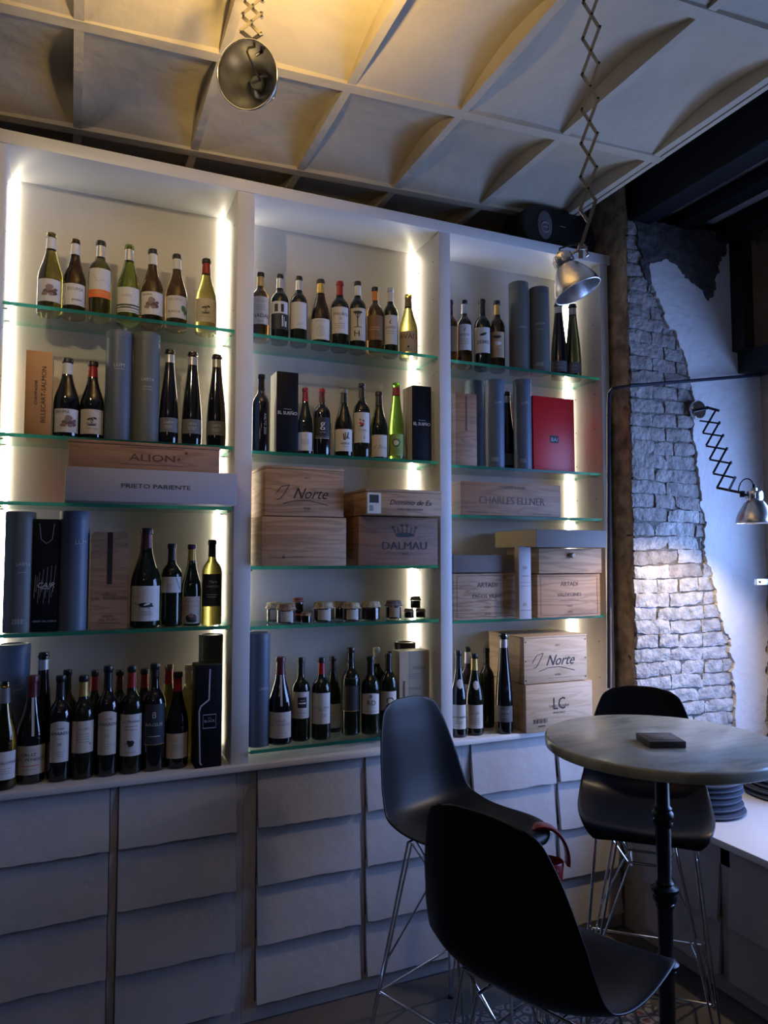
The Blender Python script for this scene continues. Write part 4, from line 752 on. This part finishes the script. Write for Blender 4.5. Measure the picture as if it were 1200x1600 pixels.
def extras():
    for o in list(COL.objects):
        if o.get('category') != 'bottle': continue
        l = o['label']
        if 'neck strip' in l:
            g = next(c for c in o.children if c.name.startswith('glass_body')); R = max(v.co.x for v in g.data.vertices); H = max(v.co.z for v in g.data.vertices)
            az = math.atan2(-o.location.y, -o.location.x) + .1; vs = []
            for i in range(9):
                z = .45 + (.80 - .45) * i / 8; r = prof_r(PROF['burgundy'], z) * R + .0008
                for s in (-1, 1): a = az + s * .004 / r; vs.append((r * math.cos(a), r * math.sin(a), z * H))
            mb = MB(); mb.add(vs, [(2 * i, 2 * i + 1, 2 * i + 3, 2 * i + 2) for i in range(8)]); mb.build('neck_strip', labmat('cream'), o)
        if 'round seal' in l:
            g = next(c for c in o.children if c.name.startswith('glass_body')); R = max(v.co.x for v in g.data.vertices); H = max(v.co.z for v in g.data.vertices)
            az = math.atan2(-o.location.y, -o.location.x) + .25; vs = []
            for i in range(18):
                a0 = 2 * PI * i / 18; z = .62 + .055 * math.sin(a0); r = prof_r(PROF['burgundy'], z) * R + .0008; a = az + .0125 * math.cos(a0) / r
                vs.append((r * math.cos(a), r * math.sin(a), z * H))
            vs.append((prof_r(PROF['burgundy'], .62) * R * math.cos(az) + .0022 * math.cos(az), prof_r(PROF['burgundy'], .62) * R * math.sin(az) + .0022 * math.sin(az), .62 * H)); mb = MB(); mb.add(vs, [(i, (i + 1) % 18, 18) for i in range(18)]); mb.build('seal', labmat('white'), o)
        if 'vertical lettering' in l:
            g = next(c for c in o.children if c.name.startswith('glass_body')); R = max(v.co.x for v in g.data.vertices); H = max(v.co.z for v in g.data.vertices); az = math.atan2(-o.location.y, -o.location.x) + .35
            marks([('d', 'AALTO 2020', 0, .36, .22, 's')], 2 * R, H, lambda sx, z, l=0: ((R + .0006 + l) * math.cos(az + sx / R), (R + .0006 + l) * math.sin(az + sx / R), z), 'print', g)
extras()

# ------------------------------------------------------------------ speaker on top of the shelving
sp = thing('loudspeaker', 'black rounded loudspeaker lying on top of the shelving beside the brick pier', 'speaker', (1.985, 2.575, ZT + .0006))
mb = MB(); ov = []
for i in range(28):
    a = 2 * PI * i / 28; cx, cz = math.cos(a), math.sin(a)
    ov.append((.195 * math.copysign(abs(cx) ** .62, cx), .095 + .095 * math.copysign(abs(cz) ** .55, cz)))
mb.prism(ov, 1, 0, .19); body = mb.build('cabinet', rubber, sp, bevel=.012, seg=3)
mb = MB(); M = Matrix.Translation((-.085, -.002, .095)) @ Matrix.Diagonal((.75, 1, 1.25, 1)) @ Matrix.Rotation(PI / 2, 4, 'X')
mb.lathe([(0, .004), (.045, .004), (.052, .002), (.052, -.01), (0, -.01)], 32, 0, M); em_ = mb.build('emblem_plate', mat('speaker_plate', (.10, .10, .11), .5), sp)
mb = MB(); mb.tube([(-.085 + .022 * math.cos(a), -.0065, .085 + .022 * math.sin(a)) for a in [i * PI / 12 for i in range(24)]], .0035, 6, closed=True); mb.tube([(-.099, -.0065, .085), (-.085, -.0065, .088), (-.071, -.0065, .085)], .003, 6); mb.build('emblem', mat('speaker_emblem', (.22, .22, .23), .4), sp)
mb = MB(); mb.box((.0, -.0012, .105), (.03, .001, .108)); mb.build('print', mat('speaker_print', (.2, .2, .2), .5), sp)

# ------------------------------------------------------------------ scissor lamps
def scissor_bars(mb, A, B, n, w, side, gap=.004, bw=.008, raw=False):
    """crossing flat bars from A to B; returns the end point"""
    A, B, side = Vector(A), Vector(B), Vector(side).normalized(); t = (B - A).normalized(); side = side if raw else (side - t * side.dot(t)).normalized(); nn = t.cross(side).normalized()
    N = [A.lerp(B, i / n) for i in range(n + 1)]; pins = []
    for i in range(n):
        mb.bar(N[i] - side * w / 2 - nn * gap, N[i + 1] + side * w / 2 - nn * gap, bw, .0018, nn, 0)
        mb.bar(N[i] + side * w / 2 + nn * gap, N[i + 1] - side * w / 2 + nn * gap, bw, .0018, nn, 0)
        pins.append((N[i] + N[i + 1]) / 2)
        if i: pins += [N[i] - side * w / 2, N[i] + side * w / 2]
    for p in pins: mb.tube([p - nn * (gap + .003), p + nn * (gap + .003)], .0032, 8, 1)
    return side, nn
def shade(t, pos, axis, R, m, bulb=True, twist=0):
    """bell shade; pos is the centre of the rim, axis points out of the opening"""
    ax = Vector(axis).normalized(); q = ax.to_track_quat('-Z', 'Y').to_matrix().to_4x4(); M = Matrix.Translation(pos) @ q
    L = R * 1.28; out = []; n = 14
    for i in range(n + 1):
        f = i / n; out.append((R * (.40 + .60 * math.sin(f * PI / 2) ** .85) if f > 0 else R * .40, L * (1 - f) ** 1.15))
    inn = [(r - .0015, z - (.001 if i else 0)) for i, (r, z) in enumerate(out)]
    mb = MB(); mb.lathe(out + inn[::-1], 48, 0, M, close=True)
    mb.tube([M @ Vector((R * math.cos(a), R * math.sin(a), 0)) for a in [i * PI / 24 for i in range(48)]], .0022, 8, 0, closed=True)
    sh_ = mb.build('lamp_shade', m, t, sharp=60)
    mb = MB(); mb.lathe([(R * .40, L - .002), (R * .43, L), (R * .43, L * 1.34), (R * .40, L * 1.38), (R * .16, L * 1.40), (R * .16, L * 1.52), (0, L * 1.52)], 32, 0, M)
    for i in range(8):
        a = i * PI / 4; c = Vector((math.cos(a) * R * .43, math.sin(a) * R * .43, 0)); mb.tube([M @ (c + Vector((0, 0, L * 1.05))), M @ (c + Vector((0, 0, L * 1.30)))], .0018, 6)
    mb.build('lamp_neck', m, t, sharp=50)
    mb = MB(); mb.lathe([(0, L * 1.0), (R * .22, L * 1.0), (R * .22, L * .72), (R * .19, L * .68), (0, L * .69)], 24, 0, M); mb.build('bulb_socket', mat('socket_blue_grey', (.05, .055, .075), .4), t)
    return M, L
def at_d(u, v, y): return at(u, v, y)
# lamp 1: upper left
c1 = at(386, 117, 1.70); L1 = thing('scissor_lamp', 'polished metal scissor lamp at upper left with its open shade facing the room', 'lamp', c1, 0, 'ceiling scissor lamps'); 
def rel(p, o): return Vector(p) - o.location
axv = ((CAM - c1).normalized() * .93 - RT * .29 + UP * .24)
M, L = shade(L1, (0, 0, 0), axv, 49 * depth(c1) / FPX, steel)
top1 = atz(400, -45, 3.235); a1 = at(392.5, 50, 1.69); mb = MB()
scissor_bars(mb, rel(a1, L1), rel(top1, L1), 4, .046, RT, gap=.005, bw=.010); mb.build('scissor_arm', [arm_steel, dark_arm], L1)
mb = MB(); knee = at(403, 73, 1.70); mb.bar(rel(a1, L1) - RT * .023, rel(at(403, 70, 1.695), L1), .010, .002, FW); mb.bar(rel(a1, L1) + RT * .023 + FW * .008, rel(at(391, 61, 1.695), L1) + FW * .008, .010, .002, FW); mb.tube([rel(knee, L1) - FW * .01, rel(knee, L1) + FW * .03], .007, 10); mb.tube([rel(knee, L1), rel(knee, L1) + FW * .05 + UP * .0, M @ Vector((.02, 0, L * 1.2))], .0045, 8); mb.tube([rel(knee, L1) + RT * .014 + UP * -.01, rel(knee, L1) - RT * .006 - UP * .022], .004, 8); mb.build('swivel_joint', dark_arm, L1)
mb = MB(); mb.lathe([(0, 0), (.045, 0), (.05, -.008), (.03, -.022), (0, -.024)], 24, 0, Matrix.Translation(rel(top1, L1))); mb.build('ceiling_mount', dark_arm, L1)
mb = MB(); cpts = [(402, 72, 1.70), (388, 75, 1.68), (386, 81, 1.66), (392, 95, 1.655), (400, 112, 1.68), (408, 128, 1.76)]; mb.tube([rel(at(*c), L1) for c in cpts], .0028, 8); mb.build('cord', rubber, L1)
# lamp 2: centre right
c2 = at(903, 455, 1.70); L2 = thing('scissor_lamp', 'metal scissor lamp hanging low in front of the right bay of the shelving', 'lamp', c2, 0, 'ceiling scissor lamps')
ax2 = Vector((0, 0, -1)) * .92 + RT * .36 - FW * .12
M, L = shade(L2, (0, 0, 0), ax2, 36.5 * depth(c2) / FPX, steel)
top2 = atz(926, -65, 3.235); a2 = at(918.5, 320, 1.66); mb = MB()
sd = (RT * 25 + UP * 13 - FW * 8).normalized(); scissor_bars(mb, rel(a2, L2), rel(top2, L2), 7, .050, sd, gap=.005, bw=.009, raw=True); mb.build('scissor_arm', [arm_steel, dark_arm], L2)
mb = MB(); kn = at(907, 388, 1.70); mb.bar(rel(a2, L2) + sd * .025, rel(kn, L2), .010, .003, FW); mb.bar(rel(a2, L2) - sd * .025, rel(at(918, 346, 1.68), L2), .009, .002, FW); mb.tube([rel(kn, L2) - RT * .008, rel(kn, L2) + RT * .02], .006, 10); mb.bar(rel(kn, L2) + UP * .01, rel(kn, L2) - UP * .025, .014, .004, FW)
mb.tube([rel(kn, L2), M @ Vector((0, 0, L * 1.2))], .005, 8); mb.tube([rel(kn, L2) + RT * .012 + UP * .012, rel(kn, L2) + RT * .022 - UP * .02, rel(kn, L2) + RT * .016 - UP * .025], .0035, 8); mb.build('swivel_joint', [arm_steel], L2)
mb = MB(); mb.lathe([(0, 0), (.045, 0), (.05, -.008), (.03, -.022), (0, -.024)], 24, 0, Matrix.Translation(rel(top2, L2))); mb.build('ceiling_mount', dark_arm, L2)
mb = MB(); pc = M @ Vector((0, 0, L * 1.52)); mb.tube([pc, pc + Vector((0, 0, .012)), pc.lerp(rel(kn, L2), .5) + Vector((0, 0, .016)), rel(kn, L2) + UP * .015 + RT * .01], .003, 8); mb.build('cord', rubber, L2)
# lamp 3: wall lamp by the window
c3 = at(1180, 817, 2.0); m3 = at(1088, 641, PY - .018); L3 = thing('wall_scissor_lamp', 'metal scissor lamp mounted on the plastered brick pier at the right edge', 'lamp', m3)
M, L = shade(L3, rel(c3, L3), (0, 0, -1), 28 * depth(c3) / FPX, steel)
mb = MB(); MM = Matrix.Translation((0, -.018, 0)) @ Matrix.Rotation(-PI / 2, 4, 'X'); mb.lathe([(0, -.0), (.040, -.0), (.044, .006), (.044, .017), (0, .017)], 32, 0, MM); mb.build('wall_rose', chrome, L3)
s3 = at(1106.5, 649, 2.36); e3 = at(1135, 754, 2.10); mb = MB(); sd3 = (RT * 30 + UP * 18).normalized()
mb2 = MB(); scissor_bars(mb2, rel(s3, L3), rel(e3, L3), 5, .083, sd3, gap=.004, bw=.009, raw=True); e4 = rel(e3, L3) - sd3 * .0415; mb2.bar(e4, rel(at(1158, 770, 2.03), L3), .010, .003, FW); mb2.bar(rel(e3, L3) + sd3 * .0415, rel(at(1139, 766, 2.07), L3), .009, .003, FW); mb2.build('scissor_arm', [dark_arm, dark_arm], L3)
mb = MB(); j = rel(at(1106, 637, 2.36), L3); mb.tube([(0, -.012, 0), j * .5, j], .008, 8); mb.tube([j, rel(at(1124, 642, 2.33), L3)], .006, 8); mb.tube([rel(at(1150, 768, 2.05), L3), rel(at(1158, 770, 2.03), L3)], .005, 8)
k3 = rel(at(1160, 772, 2.02), L3); mb.tube([k3 + Vector((0, 0, .012)), k3 - Vector((0, 0, .012))], .010, 10); mb.tube([k3, M @ Vector((0, 0, L * 1.15))], .004, 8); mb.build('swivel_joint', dark_arm, L3)
mb = MB(); tp = M @ Vector((0, 0, L * 1.5)); k4 = rel(at(1154, 768, 2.03), L3); pts = [tp]
for i in range(1, 9):
    a = PI * i / 8; pts.append(tp.lerp(k4, (1 - math.cos(a)) / 2) + Vector((0, 0, .045 * math.sin(a) + .0)))
mb.tube(pts, .0025, 8); mb.tube([tp - Vector((0, 0, .002)), tp + Vector((0, 0, .018))], .006, 10); mb.build('cord', rubber, L3)
bulbm = bpy.data.materials.new('lit_bulb'); bulbm.use_nodes = True; nt = bulbm.node_tree; nt.nodes.clear(); o_ = nt.nodes.new('ShaderNodeOutputMaterial'); em = nt.nodes.new('ShaderNodeEmission'); em.inputs[0].default_value = (1, .72, .42, 1); em.inputs[1].default_value = 6; nt.links.new(em.outputs[0], o_.inputs[0])
mb = MB(); mb.lathe([(0, .018), (.010, .022), (.016, .034), (.010, .048), (0, .050)], 16, 0, M); mb.build('bulb', bulbm, L3)
light('wall_lamp_light', 'SPOT', tuple(c3 + Vector((-.006, .005, .012))), (-.20, .46, -1.0), 26, (1.0, 0.74, 0.46), spot_size=math.radians(125), spot_blend=0.5, shadow_soft_size=0.02)

# ------------------------------------------------------------------ table
TC = Vector((1.646, 1.690)); TR = .342; TZ = 1.05
marble = bpy.data.materials.new('grey_green_marble'); marble.use_nodes = True; nt = marble.node_tree; b = nt.nodes['Principled BSDF']; b.inputs['Roughness'].default_value = .22
tc = nt.nodes.new('ShaderNodeTexCoord'); mp_ = nt.nodes.new('ShaderNodeMapping'); mp_.inputs['Scale'].default_value = (3, 10, 4); mp_.inputs['Rotation'].default_value = (0, 0, -.35); nt.links.new(tc.outputs['Object'], mp_.inputs[0])
n = nt.nodes.new('ShaderNodeTexNoise'); n.inputs['Scale'].default_value = 1.6; n.inputs['Detail'].default_value = 10; n.inputs['Distortion'].default_value = 1.2; nt.links.new(mp_.outputs[0], n.inputs['Vector'])
r = nt.nodes.new('ShaderNodeValToRGB'); e_ = r.color_ramp.elements; e_[0].color = (.20, .225, .20, 1); e_[1].color = (.33, .355, .32, 1); e_[0].position = .32; e_[1].position = .62; nt.links.new(n.outputs['Fac'], r.inputs['Fac']); nt.links.new(r.outputs[0], b.inputs['Base Color'])
tb = thing('round_table', 'tall round marble-topped table on a black iron column', 'table', (TC.x, TC.y, 0))
mb = MB(); mb.lathe([(0, TZ - .032), (TR - .006, TZ - .032), (TR - .001, TZ - .029), (TR, TZ - .022), (TR, TZ - .006), (TR - .002, TZ - .002), (TR - .007, TZ), (0, TZ)], 96); mb.build('table_top', marble, tb, sharp=50)
mb = MB(); r0 = .0205
pf = [(0, .03), (.05, .035), (.03, .06), (r0 + .004, .09), (r0 + .002, .46)]
def ring(z, R): return [(r0 + .002, z - .03), (R * .78, z - .022), (R * .78, z - .014), (r0 + .004, z - .012), (R, z - .004), (R, z + .006), (r0 + .004, z + .014), (r0 + .006, z + .02), (r0, z + .028)]
pf = [(0, .03), (.06, .03), (.05, .05), (.028, .07), (r0 + .003, .10)] + ring(.395, .036) + ring(.585, .034)[:6] + ring(.612, .040) + ring(.805, .028)[:6] + ring(.828, .031) + [(r0 - .001, TZ - .05), (.03, TZ - .045)]
mb.lathe(pf, 32); mb.build('column', black_iron, tb, sharp=40)
mb = MB(); mb.lathe([(0, TZ - .045), (.10, TZ - .045), (.10, TZ - .033), (0, TZ - .033)], 32); mb.build('top_flange', black_iron, tb)
mb = MB(); mb.lathe([(0, 0), (.21, 0), (.215, .008), (.20, .018), (.12, .03), (.05, .045), (0, .045)], 48); mb.build('base', black_iron, tb, sharp=50)
# wooden block on the table
pb = atz(1032, 1162, TZ); blk = thing('dark_wooden_block', 'small dark square wooden block lying on the marble table', 'block', (pb.x, pb.y, TZ + .0006), math.radians(-22))
mb = MB(); mb.box((-.053, -.053, 0), (.053, .053, .019)); mb.build('block_body', mat('dark_block', (.045, .035, .035), .5, noise=.3, nscale=60), blk, bevel=.0015)
mb = MB(); mb.box((-.034, -.034, .0191), (.034, .034, .0198)); mb.build('inlaid_panel', mat('block_panel', (.085, .07, .068), .5, noise=.4, nscale=90), blk, bevel=.0003)

# ------------------------------------------------------------------ stools
def shell_mesh():
    prof = [(.225, -.030), (.222, -.014), (.205, -.003), (.17, .000), (.11, -.004), (.04, -.010), (-.03, -.012), (-.09, -.006), (-.142, .010), (-.179, .044), (-.198, .098), (-.209, .156), (-.217, .215), (-.224, .273), (-.231, .322), (-.236, .363), (-.242, .390)]
    hw = [.165, .188, .205, .217, .226, .231, .232, .231, .228, .223, .216, .207, .194, .178, .160, .140, .108]
    lift = [.003, .009, .015, .021, .027, .032, .038, .045, .052, .057, .055, .049, .040, .032, .025, .018, .011]
    def cr(a, t):   # smooth interpolation
        k = min(int(t), len(a) - 2); f = t - k; p0 = a[max(k - 1, 0)]; p1 = a[k]; p2 = a[k + 1]; p3 = a[min(k + 2, len(a) - 1)]
        return .5 * (2 * p1 + (p2 - p0) * f + (2 * p0 - 5 * p1 + 4 * p2 - p3) * f * f + (3 * p1 - p0 - 3 * p2 + p3) * f ** 3)
    ys = [p[0] for p in prof]; zs = [p[1] for p in prof]; NU, NV = 48, 24; vs = []
    for i in range(NU + 1):
        t = (len(prof) - 1) * i / NU; y, z = cr(ys, t), cr(zs, t); t2 = min(t + .05, len(prof) - 1); t1 = t2 - .1
        ty, tz = cr(ys, t2) - cr(ys, max(t1, 0)), cr(zs, t2) - cr(zs, max(t1, 0)); l = math.hypot(ty, tz); ty /= l; tz /= l
        ny, nz = (tz, -ty); w_ = cr(hw, t); c = cr(lift, t)
        if t > 14: endf = (t - 14) / 2
        else: endf = 0
        for j in range(NV + 1):
            v = -1 + 2 * j / NV; k = abs(v) ** 2.6 * c; drop = endf ** 2 * .022 * abs(v) ** 3
            fl = .020 * max(0, abs(v) - .86) / .14 * (1 if t < 11 else .5)   # rolled lip
            x = w_ * v * (1 - .035 * abs(v) ** 6)
            vs.append((x, y + ny * (k - fl * .25) - ty * drop, z + nz * (k - fl * .25) - tz * drop))
    fs = [(i * (NV + 1) + j, i * (NV + 1) + j + 1, (i + 1) * (NV + 1) + j + 1, (i + 1) * (NV + 1) + j) for i in range(NU) for j in range(NV)]
    me = bpy.data.meshes.new('seat_shell'); me.from_pydata(vs, [], fs); me.materials.append(black_pl)
    me.polygons.foreach_set('use_smooth', [True] * len(me.polygons)); return me
SHELL = shell_mesh(); HS = .713
def wire_mesh():
    mb = MB(); r = .0042; top = HS - .045; FT = .215
    for sx in (-1, 1):
        for sy in (-1, 1):
            foot = Vector((sx * FT, sy * (FT + .0), .004)); a = Vector((sx * .155, sy * .085, top + .018)); b_ = Vector((sx * .085, sy * .125, top + .008))
            mb.tube([a, foot + Vector((sx * .004, 0, 0))], r, 8); mb.tube([b_, foot - Vector((sx * .004, 0, 0))], r, 8)
            c_ = Vector((sx * .045, sy * .055, HS - .16)); mid = foot.lerp(a, .50)
            mb.tube([a + Vector((-.012 * sx, 0, 0)), c_ + Vector((.012 * sx, 0, 0))], .0034, 8); mb.tube([b_, c_], .0034, 8); mb.tube([c_, Vector((c_.x * 1.4, c_.y * 1.4, HS - .19)), foot.lerp(b_, .42)], .0034, 8)
    for s in (-1, 1):
        mb.tube([(-.055, s * .055, HS - .16), (.055, s * .055, HS - .16)], .0045, 8); mb.tube([(s * .045, -.065, HS - .163), (s * .045, .065, HS - .163)], .0045, 8)
        mb.tube([(-.155, s * .085, top + .018), (.155, s * .085, top + .018)], .0042, 8); mb.tube([(s * .085, -.125, top + .008), (s * .085, .125, top + .008)], .0042, 8)
    return mb
def ring_mesh():
    mb = MB(); z = .20; f = 1 - z / (HS - .04); q = .215 * f + .12 * (1 - f) + .002; P_ = [(q, q * .97, z), (-q, q * .97, z), (-q, -q * .97, z), (q, -q * .97, z)]
    for i in range(4): mb.tube([P_[i], P_[(i + 1) % 4]], .0042, 8)
    return mb
def feet_mesh():
    mb = MB()
    for sx in (-1, 1):
        for sy in (-1, 1): mb.lathe([(0, 0), (.010, 0), (.011, .006), (.007, .012), (0, .012)], 12, 0, Matrix.Translation((sx * .215, sy * .215, 0)))
    return mb
def stool(x, y, rz, label):
    t = thing('bar_stool', label, 'stool', (x, y, 0), rz, 'black shell stools around the tall table')
    o = bpy.data.objects.new('seat_shell', SHELL); COL.objects.link(o); o.parent = t; o.location = (0, 0, HS)
    s = o.modifiers.new('thickness', 'SOLIDIFY'); s.thickness = .0065; s.offset = -1; sb = o.modifiers.new('round', 'SUBSURF'); sb.levels = 1; sb.render_levels = 1
    wire_mesh().build('wire_legs', chrome, t); ring_mesh().build('foot_rail', chrome, t); feet_mesh().build('glide_feet', rubber, t)
    return t
# rz: the stool faces local +y
STOOLS = [((1.188, 2.114), -158, 'black shell stool on the left, seat turned towards the marble table'),
          ((1.857, 1.994), 138, 'black shell stool behind the marble table, with only its top edge and seat showing'),
          ((0.958, 1.335), -68.6, 'black shell stool nearest the camera, its back turned to it')]
for (x, y), a, l in STOOLS: stool(x, y, math.radians(a), l)

# red handbag on the left stool
hb = thing('red_handbag', 'small dark red bag hanging by its broad curved handle from the left stool seat', 'bag', (1.425, 1.985, .512))
redl = mat('dark_red_leather', (.24, .010, .014), .32)
mb = MB(); mb.lathe([(0, 0), (.050, 0), (.058, .01), (.066, .105), (.063, .108), (.055, .012), (0, .008)], 32, 0, Matrix.Rotation(-YAW, 4, 'Z') @ Matrix.Diagonal((1, .7, 1, 1))); mb.build('bag_body', redl, hb, sharp=50)
mb = MB(); vs = []; n = 28; u_ = RT; f_ = FW.copy(); f_.z = 0; f_.normalize()
for i in range(n + 1):
    a = PI * 1.10 * i / n - .16; c_ = u_ * (.084 * math.cos(a) - .004) + Vector((0, 0, .112 + .106 * math.sin(a)))
    rd = u_ * math.cos(a) + Vector((0, 0, math.sin(a)))
    vs += [c_ - f_ * .024 + rd * .003, c_ - f_ * .020 - rd * .006, c_ + f_ * .020 - rd * .006, c_ + f_ * .024 + rd * .003]
fs = [(4 * i + k, 4 * i + (k + 1) % 4, 4 * i + 4 + (k + 1) % 4, 4 * i + 4 + k) for i in range(n) for k in range(4)] + [(0, 1, 2, 3), (4 * n + 3, 4 * n + 2, 4 * n + 1, 4 * n)]
mb.add(vs, fs); mb.build('handle', redl, hb, bevel=.001, sharp=50)
mb = MB(); mb.lathe([(0, .008), (.006, .006), (.008, 0), (.006, -.006), (0, -.008)], 12, 0, Matrix.Translation(u_ * .030 + Vector((0, 0, .092)) - f_ * .047)); mb.build('clasp', redl, hb)

# cushions on the bench
cush = mat('dark_blue_grey_cloth', (.035, .042, .065), .85, noise=.3, nscale=120, bump=.2, bscale=250)
def cushion(x, y, z, R, h, label, group, k):
    t = thing('round_cushion', label, 'cushion', (x, y, z), k * 1.1, group); mb = MB(); r = h / 2
    mb.lathe([(0, .003), (R * .7, .001), (R - .012, 0), (R - .003, h * .2), (R, h * .5), (R - .003, h * .8), (R - .012, h), (R * .7, h - .001), (0, h - .003)], 48)
    c = mb.build('cushion_cover', cush, t, sharp=60)
    mb = MB(); mb.tube([((R + .000) * math.cos(a), (R + .000) * math.sin(a), h * .5) for a in [i * PI / 24 for i in range(48)]], .0028, 6, closed=True); mb.build('piping', mat('piping_cloth', (.07, .085, .13), .7), t)
    return t
ORD = ['bottom', 'second', 'third', 'fourth', 'fifth', 'topmost']
for (px, pv), R, name, n, y_ in (((1098, 1262), .155, 'left', 6, None), ((1228, 1240), .165, 'right', 6, None)):
    p = atz(px, pv, .5525); rnd = random.Random(px)
    z = .5526
    for k in range(n):
        h = .024 + rnd.uniform(-.002, .003)
        cushion(p.x + rnd.uniform(-.007, .007), p.y + rnd.uniform(-.007, .007), z, R + rnd.uniform(-.006, .006), h, '%s round dark cushion of the %s stack on the white bench' % (ORD[k], name), 'round cushions stacked on the bench', k); z += h + .0003
    if name == 'left':
        mb = MB(); g = p - CAM; g.z = 0; g.normalize()
        c_ = Vector((p.x, p.y, 0)) - g * (R + .006) + RT * .06; mb.add([(c_.x - .012, c_.y, .66), (c_.x + .02, c_.y - .004, .662), (c_.x + .022, c_.y - .012, .635), (c_.x - .002, c_.y - .006, .625)], [(0, 1, 2, 3)])
